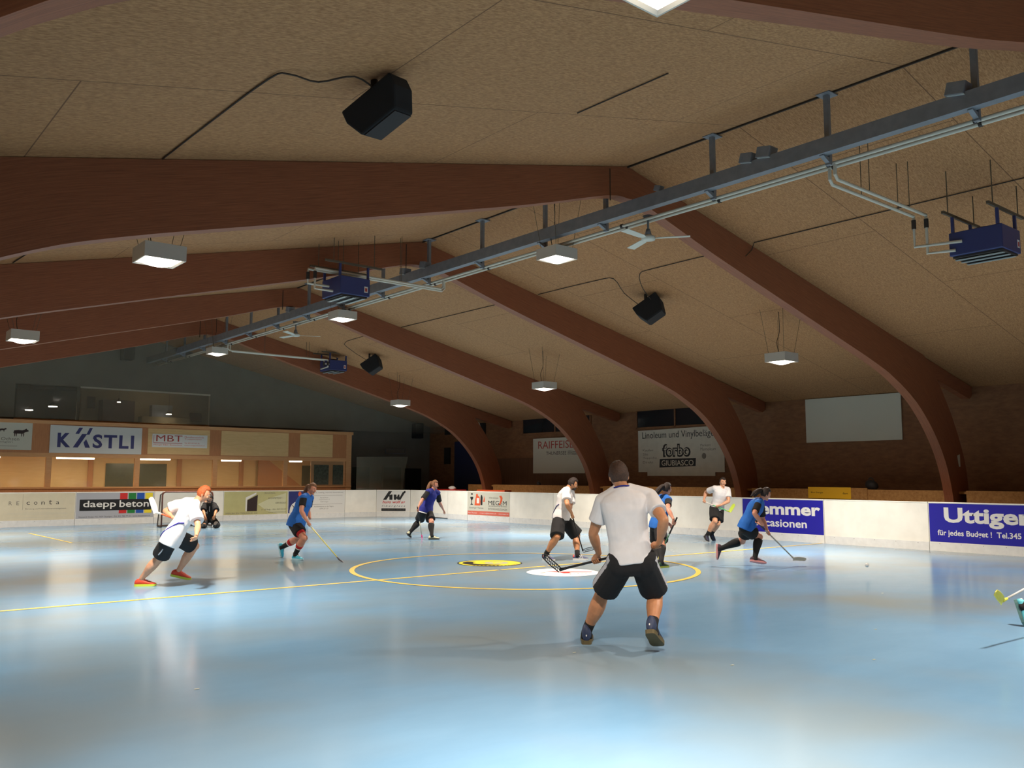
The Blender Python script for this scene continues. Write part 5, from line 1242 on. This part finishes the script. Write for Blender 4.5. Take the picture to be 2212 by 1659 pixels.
        if style == 'ponytail':
            b = hc - hf * .052 * H + hu * .022 * H
            d = drift.normalized()
            t = MB()
            for q in range(7):
                random.seed(q + int(H * 100)); j = V((random.uniform(-1, 1), random.uniform(-1, 1), random.uniform(-1, 1))) * .014 * H
                pts = spline([tuple(b), tuple(b - hf * .02 * H + j * 0.6), tuple(b - hf * .028 * H + d * length * 0.45 * H + j), tuple(b - hf * .02 * H + d * length * H + j * 1.8)], 4)
                nn = len(pts); t.tube(pts, [(.010 + .010 * sin(pi * min(1, i / nn * 1.1))) * H * (1 if i < nn - 2 else 0.5) for i in range(nn)], 8)
            t.build('ponytail', m, s.root, smooth=True)
            MB().ellipsoid(b - hf * .006 * H, hs * .012 * H, hf * .008 * H, hu * .012 * H, 10, 8).build('hair_tie', M['pinkish'], s.root, smooth=True)
        return o
    def tee(s, m, sleeve=0.58, hem=-0.14, loose=1.0, sleeve_m=None, name='tshirt', vest=False, wrinkle=0.012, bottom=1.06, wscale=0.16):
        P, H, w = s.P, s.H, s.bw
        mb = MB()
        pr = s.prof()
        e = 0.008 * loose + (0.006 if vest else 0)
        hipw = (.104 if s.fem else .100) * bottom
        prof = [(hem, hipw + e * .8, .072 + e), (hem * 0.4, hipw + e * .8, .074 + e), (0.1, hipw - .002 + e, .072 + e), (0.3, (.086 if s.fem else .093) + e, .062 + e), (0.5, (.086 if s.fem else .096) + e, .064 + e), (0.7, (.092 if s.fem else .105) + e, .071 + e), (0.84, (.097 if s.fem else .112) + e * .8, .063 + e * .8), (0.925, (.080 if s.fem else .094) + e * .6, .050 + e * .7), (0.985, .050 + e * .4, .046 + e * .4), (1.035, .041, .040)]
        mb.ring_loft([s.ring(t, a, b, 24) for t, a, b in prof])
        for sd in 'LR':
            sh, el, nk = P['sh' + sd], P['elbow' + sd], P['neck']
            out = (sh - nk).normalized()
            limb(mb, lerp(nk, sh, 0.15), sh, [.042 * H * w, .043 * H * w, .045 * H * w], 14)
            mb.ellipsoid(sh, V((.0445 * H * w, 0, 0)), V((0, .0445 * H * w, 0)), V((0, 0, .0445 * H * w)), 14, 10)
            if not vest:
                en = lerp(sh, el, sleeve)
                limb(mb, sh - (el - sh).normalized() * 0.01 * H, en, [.042 * H * w, .044 * H * w, .044 * H * w * loose, .045 * H * w * loose, .046 * H * w * loose], 16)
        o = mb.build(name, m, s.root)
        return remesh(o, max(0.009, s.vox), 4, 0.5, wrinkle, wscale)
    def under_sleeves(s, m, sleeve=0.6):
        P, H, w = s.P, s.H, s.bw
        for sd in 'LR':
            sh, el = P['sh' + sd], P['elbow' + sd]
            mb = MB(); limb(mb, sh - (el - sh).normalized() * 0.01 * H, lerp(sh, el, sleeve), [.040 * H * w, .040 * H * w, .040 * H * w, .040 * H * w, .041 * H * w], 16)
            o = mb.build('sleeve', m, s.root); remesh(o, 0.010, 3, 0.5, 0.008)
    def collar(s, m):
        c, x, y, u = s.spine(1.008); H = s.H; f = x.cross(u); n = 24
        pts = [c + u * 0.004 * H + x * cos(a) * .0455 * H * s.bw + f * sin(a) * .0435 * H * s.bw + u * (-0.010 * H * sin(a)) for a in [2 * pi * k / n for k in range(n + 1)]]
        MB().tube(pts, 0.0075, 8).build('collar', m, s.root, smooth=True)
    def shorts(s, m, leg=0.8, loose=1.0, stripe=None, top=0.16, hipfill=0.057):
        P, H, w = s.P, s.H, s.bw
        mb = MB()
        hw = .104 if s.fem else .098
        mb.ring_loft([s.ring(t, a, b, 22) for t, a, b in ((-0.2, .062, .056), (-0.13, .086, .07), (-0.07, hw, .072), (0.0, hw + .002, .073), (0.08, hw - .002, .069), (top, hw - .010, .063))])
        s.sp = {}
        for sd in 'LR':
            hp, kn, an = P['hip' + sd], P['knee' + sd], P['ankle' + sd]
            hr = hipfill * H * (w + (s.lw - w) * 0.75); up_ = (P['neck'] - P['pelvis']).normalized()
            mb.ellipsoid(hp + up_ * 0.012 * H - s.trunk_fwd(0) * 0.004 * H, V((hr, 0, 0)), V((0, hr, 0)), V((0, 0, hr * 1.15)), 16, 12)
            en = lerp(hp, kn, leg)
            rr = [.060, .064, .064 * (1 + .03 * loose), .064 * (1 + .05 * loose), .065 * (1 + .06 * loose)]
            limb(mb, hp + (hp - kn).normalized() * 0.015 * H, en, [r * H * (w + (s.lw - w) * 0.75) for r in rr], 18)
            s.sp[sd] = (hp, en, rr[-1] * H * (w + (s.lw - w) * 0.75))
        o = mb.build('shorts', m, s.root)
        remesh(o, max(0.009, s.vox), 4, 0.5, 0.010, 0.13)
        if stripe:
            me = o.data; me.materials.append(stripe); org = wl(s.root)
            for pl in me.polygons:
                c = pl.center + org; best = None
                for sd in 'LR':
                    hp, en, r = s.sp[sd]; d = (en - hp); q = (c - hp).dot(d) / d.length_squared
                    dist = (c - lerp(hp, en, max(0, min(1, q)))).length
                    if best is None or dist < best[0]: best = (dist, sd, q, hp, d)
                dist, sd, q, hp, d = best
                if q < -0.15 or q > 1.02: continue
                dn = d.normalized(); outw = (s.hipax if sd == 'L' else -s.hipax); outw = (outw - dn * outw.dot(dn)).normalized()
                rv = c - hp; rv = rv - dn * rv.dot(dn)
                if rv.length > 1e-4 and rv.normalized().dot(outw) > 0.972 and pl.normal.dot(outw) > 0.5: pl.material_index = 1
    def foot_frame(s, sd, flat):
        P = s.P; an, to, kn = P['ankle' + sd], P['toe' + sd], P['knee' + sd]
        v = to - an
        if flat:
            f = V((v.x, v.y, 0)); f.normalize(); return f, V((0, 0, 1))
        sh = (kn - an).normalized()
        v.normalize()
        side = v.cross(sh)
        if side.length < 0.05: side = f_side = s.hipax
        side.normalize()
        f = Matrix.Rotation(radians(28), 3, side) @ v
        u = side.cross(f).normalized()
        if u.dot(sh) < 0: u = -u
        return f.normalized(), u
    def shoes(s, m, sole, sock=None, sock_top=0.25, sock_r=1.14, flat='LR', accent=None, bands=(), laces=None, high=0.0):
        P, H, k, w = s.P, s.H, s.k * s.fk, s.bw
        for sd in 'LR':
            an, kn = P['ankle' + sd], P['knee' + sd]
            f, u = s.foot_frame(sd, sd in flat); r = f.cross(u)
            base = an - u * 0.088 * s.k
            if sd in flat: base.z = 0.0
            sec = [(-.080, .016, .030, .058), (-.072, .027, .020, .080), (-.045, .034, .018, .100), (-.01, .036, .018, .108), (.03, .037, .018, .100), (.07, .041, .018, .084), (.11, .045, .018, .068), (.15, .044, .018, .056), (.18, .034, .020, .046), (.197, .016, .026, .036)]
            sec = [(x, hw, z0, z1 + high * max(0, min(1, (0.05 - x) / 0.06))) for (x, hw, z0, z1) in sec]
            def P3(x, y, z): return base + f * x * k + r * y * k + u * z * k
            mb = MB(); rings = []
            for (x, hw, z0, z1) in sec:
                ring = []
                for q in range(14):
                    a = 2 * pi * q / 14; ca, sa = cos(a), sin(a); e = (abs(ca) ** 2.6 + abs(sa) ** 2.6) ** (-1 / 2.6)
                    hwz = hw * (1 - 0.25 * max(0, sa))
                    ring.append(P3(x, ca * e * hwz, (z0 + z1) / 2 + sa * e * (z1 - z0) / 2))
                rings.append(ring)
            mb.ring_loft(rings); sh = mb.build('shoe', m, s.root, smooth=True)
            mb = MB(); rings = []
            for (x, hw, z0, z1) in sec:
                lift = 0.012 * max(0, (x - 0.12) / 0.08) ** 2 * (1 if sd not in flat else 0.6)
                hh = hw + .004
                rings.append([P3(x * 1.02, -hh, lift), P3(x * 1.02, hh, lift), P3(x * 1.02, hh * 1.02, .030), P3(x * 1.02, -hh * 1.02, .030)])
            mb.ring_loft(rings); mb.build('sole', sole, sh, smooth=False)
            if accent == 'stripes':
                for q in range(3):
                    x = 0.02 + q * 0.03
                    for sg in (-1, 1):
                        mb = MB(); mb.hexa([P3(x + .02, sg * .0405, .03), P3(x + .034, sg * .042, .03), P3(x + .034, sg * .046, .03), P3(x + .02, sg * .0445, .03), P3(x - .01, sg * .030, .088), P3(x + .004, sg * .031, .086), P3(x + .004, sg * .040, .086), P3(x - .01, sg * .039, .088)]); mb.build('shoe_stripe', M['white'], sh)
                mb = MB(); mb.ellipsoid(P3(-.058, 0, .06), r * .034 * k, f * .028 * k, u * .030 * k, 12, 8); mb.build('heel_counter', M['coral'], sh, smooth=True)
            elif accent is not None:
                mb = MB(); mb.ellipsoid(P3(-.066, 0, .066), r * .012 * k, f * .016 * k, u * .022 * k, 10, 6); mb.build('heel_tab', accent, sh, smooth=True)
            for q in range(4):
                x = 0.045 + q * 0.022; z = (.097, .090, .082, .074)[q]
                MB().tube([P3(x, -.018, z - .002), P3(x, 0, z + .004), P3(x, .018, z - .002)], 0.0035, 5).build('lace', laces or M['white'], sh)
            if sock:
                kf = s.bend(P['hip' + sd], kn, an, s.trunk_fwd(0))
                full = [.0345, .0375, .0365, .031, .026, .0215, .0205]
                n = 7; pts = []; rr = []
                for i in range(n):
                    t = 1 - sock_top * (1 - i / (n - 1)) if True else 0
                    p = lerp(kn, an, t) - kf * 0.009 * H * max(0, sin(pi * min(1, t / 0.75)))
                    x = t * 7 - 0.4; i0 = max(0, min(5, int(x))); ff = max(0, min(1, x - i0))
                    pts.append(p); rr.append((full[i0] * (1 - ff) + full[i0 + 1] * ff) * H * s.lw * sock_r + 0.002)
                pts.append(an - u * 0.02 * k + f * 0.008 * k); rr.append(rr[-1] * 1.12); pts.append(an - u * 0.05 * k + f * 0.012 * k); rr.append(rr[-1])
                MB().tube(pts, rr, 16).build('sock', sock, s.root, smooth=True)
                for (t0, t1, bm_) in bands:
                    pp = []; r2_ = []
                    for t in (t0, (t0 + t1) / 2, t1):
                        x = t * 7 - 0.4; i0 = max(0, min(5, int(x))); ff = max(0, min(1, x - i0))
                        pp.append(lerp(kn, an, t) - kf * 0.009 * H * max(0, sin(pi * min(1, t / 0.75)))); r2_.append((full[i0] * (1 - ff) + full[i0 + 1] * ff) * H * s.lw * sock_r + 0.005)
                    MB().tube(pp, r2_, 16).build('sock_band', bm_, s.root, smooth=True)
    def torso_pt(s, t, ang, e=0.012):
        """point on the shirt surface; ang 0 = left side, 90 front"""
        pr = [(-0.14, .108, .080), (0.1, .106, .080), (0.3, .100, .070), (0.5, .103, .072), (0.7, .112, .079), (0.84, .118, .070), (0.93, .10, .056), (1.0, .05, .044)]
        for i in range(len(pr) - 1):
            if pr[i][0] <= t <= pr[i + 1][0]:
                q = (t - pr[i][0]) / (pr[i + 1][0] - pr[i][0]); rx = lerp(pr[i][1], pr[i + 1][1], q); ry = lerp(pr[i][2], pr[i + 1][2], q); break
        else: rx, ry = .108, .08
        c, x, y, u = s.spine(t); f = x.cross(u); a = radians(ang)
        return c + x * cos(a) * (rx * s.H * s.bw + e) + f * sin(a) * (ry * s.H * s.bw + e)

def make_stick(key, label, shaft_m, grip_m, blade_m, grip_len=0.35, slots=True, tip_up=None):
    top, heel, tip = (V(q) for q in STICK[key])
    root = thing('floorball_stick', tuple(heel), label, 'floorball stick', 'floorball sticks held by the players')
    ax = (top - heel).normalized(); L = (top - heel).length
    g0 = top - ax * min(grip_len, L * 0.5)
    MB().tube([heel + ax * 0.02, g0], 0.0125, 10).build('shaft', shaft_m, root, smooth=True)
    MB().tube([g0, top - ax * 0.01, top], [0.0155, 0.0155, 0.0165], 10).build('grip', grip_m, root, smooth=True)
    MB().tube([heel - ax * 0.015, heel + ax * 0.07], [0.017, 0.0145], 10).build('neck', blade_m, root, smooth=True)
    # curved blade: outline frame and slanting ribs
    d = tip - heel; BL = 0.23
    d = d - ax * d.dot(ax) * 0.15
    d.normalize()
    up = ax - d * ax.dot(d)
    if up.length < 0.1: up = d.orthogonal()
    up.normalize(); nn = d.cross(up).normalized()
    def q(x, z, off=0): return heel + d * x + up * z + nn * (off + 0.9 * x * x * 0.6)
    lowr = [q(x, -0.045 + 0.30 * max(0, x - 0.10) ** 1.5 - 0.10 * max(0, 0.05 - x)) for x in [BL * i / 10 for i in range(11)]]
    uppr = [q(x, 0.012 + 0.018 * sin(pi * x / BL) + 0.15 * max(0, x - 0.13)) for x in [BL * i / 10 for i in range(11)]]
    mb = MB()
    mb.tube(lowr + [lerp(lowr[-1], uppr[-1], 0.5) + d * 0.014] + list(reversed(uppr)), 0.006, 6)
    for i in range(1, 10): mb.tube([lowr[i], uppr[min(10, i + 1)]], 0.0035 if slots else 0.006, 5)
    mb.tube([lerp(a, b, 0.5) for a, b in zip(lowr, uppr)], 0.004, 5)
    if not slots:
        for i in range(10):
            mb.hexa([lowr[i] - nn * .003, lowr[i + 1] - nn * .003, lowr[i + 1] + nn * .003, lowr[i] + nn * .003, uppr[i] - nn * .003, uppr[i + 1] - nn * .003, uppr[i + 1] + nn * .003, uppr[i] + nn * .003])
    mb.build('blade', blade_m, root)
    return ax

def cloth(name, r, g, b, n=0.06): return mat(name, srgb(r, g, b), 0.85, noise_amt=n, noise_scale=14, bump=0.06, bump_scale=260)
def skinmat(name, r, g, b):
    m = mat(name, srgb(r, g, b), 0.5, noise_amt=0.08, noise_scale=18)
    m.node_tree.nodes['Principled BSDF'].inputs['Subsurface Weight'].default_value = 0.08
    m.node_tree.nodes['Principled BSDF'].inputs['Subsurface Radius'].default_value = (0.02, 0.008, 0.004)
    return m
M['eye'] = mat('eye_white', srgb(214, 208, 200), 0.3)
M['pupil'] = mat('dark_pupil', srgb(30, 22, 18), 0.2)
M['lips'] = mat('lips', srgb(168, 100, 86), 0.5)
M['pinkish'] = mat('pinkish_band', srgb(206, 140, 124), 0.6)
M['coral'] = mat('coral_rubber', srgb(226, 96, 84), 0.6)
S1 = skinmat('tan_skin', 198, 138, 98); S2 = skinmat('pale_skin', 214, 158, 124); S3 = skinmat('rosy_skin', 206, 142, 116)
WT = cloth('white_cotton', 232, 228, 228, 0.03); BLK = cloth('black_polyester', 24, 23, 25); BIB = cloth('bright_blue_bib', 36, 104, 190); NAVY = cloth('navy_jersey', 38, 44, 132); SOCK = cloth('black_sock', 24, 23, 24)
REDS = cloth('red_sock', 180, 30, 34); GREY = cloth('pale_grey_stripe', 190, 190, 196)
HB = mat('brown_hair', srgb(72, 48, 34), 0.6, noise_amt=0.35, noise_scale=60, bump=0.6, bump_scale=160); HD = mat('dark_hair', srgb(44, 30, 24), 0.6, noise_amt=0.35, noise_scale=60, bump=0.6, bump_scale=160)
HR_ = mat('ginger_hair', srgb(176, 88, 42), 0.6, noise_amt=0.3, noise_scale=60, bump=0.6, bump_scale=160); HF = mat('fair_brown_hair', srgb(128, 88, 58), 0.6, noise_amt=0.3, noise_scale=60, bump=0.6, bump_scale=160)
GP = 'floorball players on the court'
def axis(key): a = V(STICK[key][0]) - V(STICK[key][1]); return a.normalized()

# 1 man seen from the back
p = Person('P1', 1.86, 'man in white shirt and black shorts seen from the back, nearest the camera', (0.62, 0.78, -0.05), S1, build=1.05, group=GP, voxel=0.007, leg=1.1, foot=1.3, hs=1.08, hd=(0.005, 0.01, -0.035)); p.hairm = HB
ax = axis('P1')
p.body({'L': (p.P['handL'], ax), 'R': (p.P['handR'], ax)})
p.hair('short', HB); p.tee(WT, sleeve=0.62, hem=-0.03, wrinkle=0.014, bottom=1.0); p.collar(NAVY); p.shorts(BLK, leg=0.82, stripe=GREY, top=0.24, loose=1.0, hipfill=0.0655)
p.shoes(mat('dark_blue_shoe', srgb(46, 58, 88), 0.6), mat('olive_gum_sole', srgb(96, 84, 52), 0.6), SOCK, 0.24, flat='L', accent=M['white'], laces=M['clip'], high=0.045)
make_stick('P1', 'black slotted stick held out to the left by the man seen from the back', M['black'], M['clip'], M['black'], 0.3)
# 2 ginger runner
p = Person('P2', 1.78, 'ginger-haired runner in a long white shirt at left', (0.88, -0.42, -0.28), S2, group=GP); p.hairm = HR_
p.body({'L': (p.P['handL'], axis('P2'))}); p.hair('short', HR_); p.tee(WT, sleeve=0.75, hem=-0.26, loose=1.3, wrinkle=0.02, bottom=1.1); p.shorts(BLK, leg=0.84, loose=1.2)
MB().tube([p.torso_pt(t, a, 0.018) for t, a in ((-0.13, 250), (0.0, 238), (0.12, 222), (0.26, 208), (0.36, 196), (0.42, 170))], 0.009, 6).build('blue_piping', M['royal'], p.root, smooth=True)
hp, en, r = p.sp['R']; MB().tube([lerp(hp, en, t) - p.hipax * (r + 0.004) * cos(a) + V((0.3, 0.2, 0)) * r * sin(a) for t, a in ((0.55, 0.1), (0.72, -0.05), (0.86, -0.5), (0.95, -1.0))], 0.010, 6).build('pale_piping', GREY, p.root, smooth=True)
p.shoes(mat('orange_red_shoe', srgb(214, 70, 44), 0.55), mat('lime_sole', srgb(206, 220, 70), 0.55), None, flat='R', laces=M['orange'])
make_stick('P2', 'stick with orange shaft and white blade raised behind the ginger runner', M['orange'], M['clip'], M['white'], 0.25, slots=False)
# 3 blue bib player with yellow stick
p = Person('P3', 1.68, 'player in a blue bib and red sock bands pushing a yellow stick', (0.38, -0.92, -0.2), S3, fem=True, build=1.06, group=GP); p.hairm = HF
p.body({'R': (p.P['handR'], axis('P3'))}); p.hair('ponytail', HF, 0.10, V((-0.3, 0.3, -1))); p.under_sleeves(BLK, 0.66); p.tee(BIB, hem=-0.2, loose=1.3, name='bib', vest=True, wrinkle=0.018, bottom=1.12); p.shorts(BLK, leg=0.62)
for sd in 'LR':
    hp, kn = p.P['hip' + sd], p.P['knee' + sd]; mb = MB(); limb(mb, lerp(hp, kn, 0.4), lerp(hp, kn, 0.76), [.056 * 1.68, .054 * 1.68, .052 * 1.68], 16); mb.build('red_undershort', REDS, p.root, smooth=True)
p.shoes(mat('turquoise_shoe', srgb(70, 190, 220), 0.55), mat('pale_blue_sole', srgb(170, 214, 226), 0.55), SOCK, 0.52, flat='R', bands=((0.44, 0.6, REDS), (0.6, 0.66, M['white'])))
make_stick('P3', 'yellow shafted stick with grey blade pushed by the blue bib player', mat('pale_yellow_shaft', srgb(222, 216, 130), 0.4), M['white'], mat('dark_grey_blade', srgb(84, 78, 82), 0.5), 0.3)
# 4 navy jersey player with pink blade
p = Person('P4', 1.70, 'fair-haired player in a navy jersey walking by the corner boards', (0.66, -0.75, 0.02), S3, fem=True, build=1.05, group=GP); p.hairm = HF
p.body({'R': (p.P['handR'], axis('P4'))}); p.hair('ponytail', HF, 0.13, V((-0.35, 0.05, -1))); p.tee(NAVY, sleeve=0.02, hem=-0.12, loose=1.1, wrinkle=0.014); p.under_sleeves(BLK, 0.86); p.shorts(BLK, leg=0.78)
p.shoes(mat('cream_shoe', srgb(216, 212, 176), 0.55), M['clip'], SOCK, 0.86, flat='L', laces=M['clip'])
mb = MB(); mb.ring_loft([p.ring(t, .112, .082, 24) for t in (-0.17, -0.12)], cap=False); mb.build('white_hem', WT, p.root, smooth=True)
make_stick('P4', 'stick with pink blade trailing behind the navy jersey player', mat('cream_shaft', srgb(206, 202, 180), 0.4), M['clip'], mat('hot_pink_blade', srgb(244, 60, 140), 0.5), 0.42, slots=False)
# 5 man in white facing right
p = Person('P5', 1.80, 'bearded man in white shirt and knee-length black shorts facing right', (0.78, -0.6, -0.1), S1, build=1.06, group=GP); p.hairm = HD
p.body({'R': (p.P['handR'], axis('P5')), 'L': (p.P['handL'], axis('P5'))}); p.hair('short', HD); p.tee(WT, sleeve=0.7, hem=-0.06, loose=1.2, wrinkle=0.016); p.shorts(BLK, leg=0.98, loose=1.6)
H = 1.8; hc = p.P['head']; mb = MB(); mb.ellipsoid(hc + p.hf * .030 * H - p.hu * .046 * H, p.hs * .030 * H, p.hf * .0265 * H, p.hu * .0205 * H, 14, 10); mb.build('beard', HD, p.root, smooth=True)
MB().tube([p.torso_pt(t, a, 0.016) for t, a in ((-0.05, 232), (0.1, 226), (0.25, 218), (0.38, 204), (0.46, 186))], 0.009, 6).build('dark_piping', M['kblue'], p.root, smooth=True)
p.shoes(mat('slate_blue_shoe', srgb(84, 90, 124), 0.6), M['white'], SOCK, 0.17, flat='LR', accent='stripes')
make_stick('P5', 'black stick with slotted blade held low by the bearded man', M['black'], M['clip'], mat('smoke_blade', srgb(44, 46, 48), 0.4), 0.4)
# 6 player partly hidden behind the man
p = Person('P6', 1.70, 'dark-haired player in a blue bib half hidden behind the nearest man', (0.92, -0.1, -0.25), S3, fem=True, group=GP); p.hairm = HD
p.body({'R': (p.P['handR'], axis('P6'))}); p.hair('ponytail', HD, 0.12, V((-0.8, 0.2, -0.7))); p.under_sleeves(BLK, 0.62); p.tee(BIB, hem=-0.1, loose=1.2, name='bib', vest=True, wrinkle=0.016); p.shorts(BLK, leg=0.75)
p.shoes(mat('green_black_shoe', srgb(40, 70, 50), 0.6), mat('yellow_green_sole', srgb(196, 200, 80), 0.6), SOCK, 0.86, flat='LR')
make_stick('P6', 'grey and green stick of the half hidden player', mat('grey_green_shaft', srgb(60, 110, 80), 0.4), M['clip'], mat('yellow_blade', srgb(214, 206, 84), 0.5), 0.35, slots=False)
# 7 white shirt player by the boards with a green stick
p = Person('P7', 1.80, 'dark-haired man in white shirt running toward the camera with a green stick', (-0.5, -0.86, -0.08), S2, group=GP); p.hairm = HD
p.body({'L': (p.P['handL'], axis('P7')), 'R': (p.P['handR'], axis('P7'))}); p.hair('short', HD); p.tee(WT, sleeve=0.66, hem=-0.1, loose=1.05, wrinkle=0.016); p.shorts(BLK, leg=0.84, loose=1.2, stripe=None)
p.shoes(mat('black_blue_shoe', srgb(36, 40, 62), 0.6), M['clip'], SOCK, 0.3, flat='', laces=M['clip'])
make_stick('P7', 'white and green stick with lime blade carried across by the running man', mat('green_shaft', srgb(90, 200, 120), 0.4), mat('white_grip', srgb(226, 216, 206), 0.5), mat('lime_blade', srgb(190, 210, 64), 0.5), 0.3, slots=False)
# 8 long-haired runner
p = Person('P8', 1.70, 'long-haired runner in a blue bib and black knee socks before the blue advert', (0.86, -0.42, -0.3), S3, fem=True, group=GP); p.hairm = HD
p.body({'L': (p.P['handL'], axis('P8')), 'R': (p.P['handR'], axis('P8'))}); p.hair('ponytail', HD, 0.11, V((-0.85, 0.35, -0.5))); p.under_sleeves(BLK, 0.8); p.tee(BIB, hem=-0.12, loose=1.3, name='bib', vest=True, wrinkle=0.018, bottom=1.05); p.shorts(BLK, leg=0.62)
p.shoes(mat('dark_maroon_shoe', srgb(70, 48, 62), 0.6), mat('pink_sole', srgb(206, 140, 140), 0.6), SOCK, 0.88, flat='', laces=M['coral'])
make_stick('P8', 'pale grey stick pushed forward by the long-haired runner', mat('pale_grey_shaft', srgb(176, 170, 160), 0.4), M['clip'], mat('pale_grey_blade', srgb(198, 190, 176), 0.5), 0.3, slots=False)
# 9 goalkeeper
p = Person('P9', 1.78, 'goalkeeper in black kneeling before the small goal', (-0.3, -0.95, -0.05), S1, group=GP); p.hairm = HD
p.body({}); p.hair('short', HD); p.tee(BLK, sleeve=0.98, hem=-0.08, loose=1.3)
P_ = p.P
for sd in 'LR':
    mb = MB(); H = 1.78; limb(mb, P_['hip' + sd], P_['knee' + sd], [.066 * H, .066 * H, .060 * H, .052 * H], 14); limb(mb, P_['knee' + sd], P_['ankle' + sd], [.048 * H, .046 * H, .040 * H, .034 * H], 14)
    mb.ellipsoid(P_['knee' + sd], V((.05 * H, 0, 0)), V((0, .05 * H, 0)), V((0, 0, .048 * H)), 12, 8); o = mb.build('padded_trouser_leg', BLK, p.root); remesh(o, 0.012, 3)
mb = MB(); mb.ring_loft([p.ring(t, a, b, 20) for t, a, b in ((-0.16, .08, .07), (0.0, .106, .078), (0.12, .1, .07))]); mb.build('trouser_seat', BLK, p.root, smooth=True)
H = 1.78; hc = p.P['head']; mb = MB(); mb.ellipsoid(hc + p.hu * .008 * H, p.hs * .058 * H, p.hf * .068 * H, p.hu * .074 * H, 18, 12, lambda u: V((u.x, u.y if u.y < 0.3 else 0.3 + (u.y - 0.3) * 0.25, u.z))); mb.build('helmet', M['dark'], p.root, smooth=True)
mb = MB()
for q in range(-2, 3): mb.tube([hc + p.hs * q * .016 * H + p.hf * .056 * H + p.hu * .028 * H, hc + p.hs * q * .018 * H + p.hf * .068 * H - p.hu * .012 * H, hc + p.hs * q * .012 * H + p.hf * .05 * H - p.hu * .06 * H], 0.004, 5)
for z in (0.0, -.03): mb.tube([hc - p.hs * .05 * H + p.hf * .03 * H + p.hu * z * H, hc + p.hf * .069 * H + p.hu * z * H, hc + p.hs * .05 * H + p.hf * .03 * H + p.hu * z * H], 0.004, 5)
mb.build('face_cage', M['steel'], p.root)
f_ = Face(p.torso_pt(0.5, 90, 0.03) - p.shax * -0.05, -p.shax * -1 if False else p.shax, (p.P['neck'] - p.P['pelvis']).normalized())
f_.text('H', -0.1, -0.06, -0.0, 0.06, 0.01, M['white'], p.root, shear=0.3)
for q in (62, 118): MB().tube([p.torso_pt(t, q, 0.024) for t in (0.55, 0.68, 0.8, 0.88)], 0.008, 6).build('white_piping', M['white'], p.root, smooth=True)
p.shoes(M['dark'], M['clip'], None, flat='', laces=M['clip'])
# 10 player cut off by the right edge
p = Person('P10', 1.75, 'player cut off by the right edge, only a turquoise shoe showing', (0.75, -0.66, -0.15), S1, group=GP); p.hairm = HB
p.body({'L': (p.P['handL'], axis('P10')), 'R': (p.P['handR'], axis('P10'))}); p.hair('short', HB); p.tee(WT); p.shorts(BLK, leg=0.8)
p.shoes(mat('teal_shoe', srgb(96, 188, 200), 0.55), mat('grey_green_sole', srgb(84, 120, 116), 0.6), SOCK, 0.12, flat='L', accent=M['louvre'])
make_stick('P10', 'pale stick with a yellow blade entering from the right edge', mat('silver_shaft', srgb(190, 190, 186), 0.4), M['clip'], mat('bright_yellow_blade', srgb(236, 220, 84), 0.5), 0.4, slots=False)
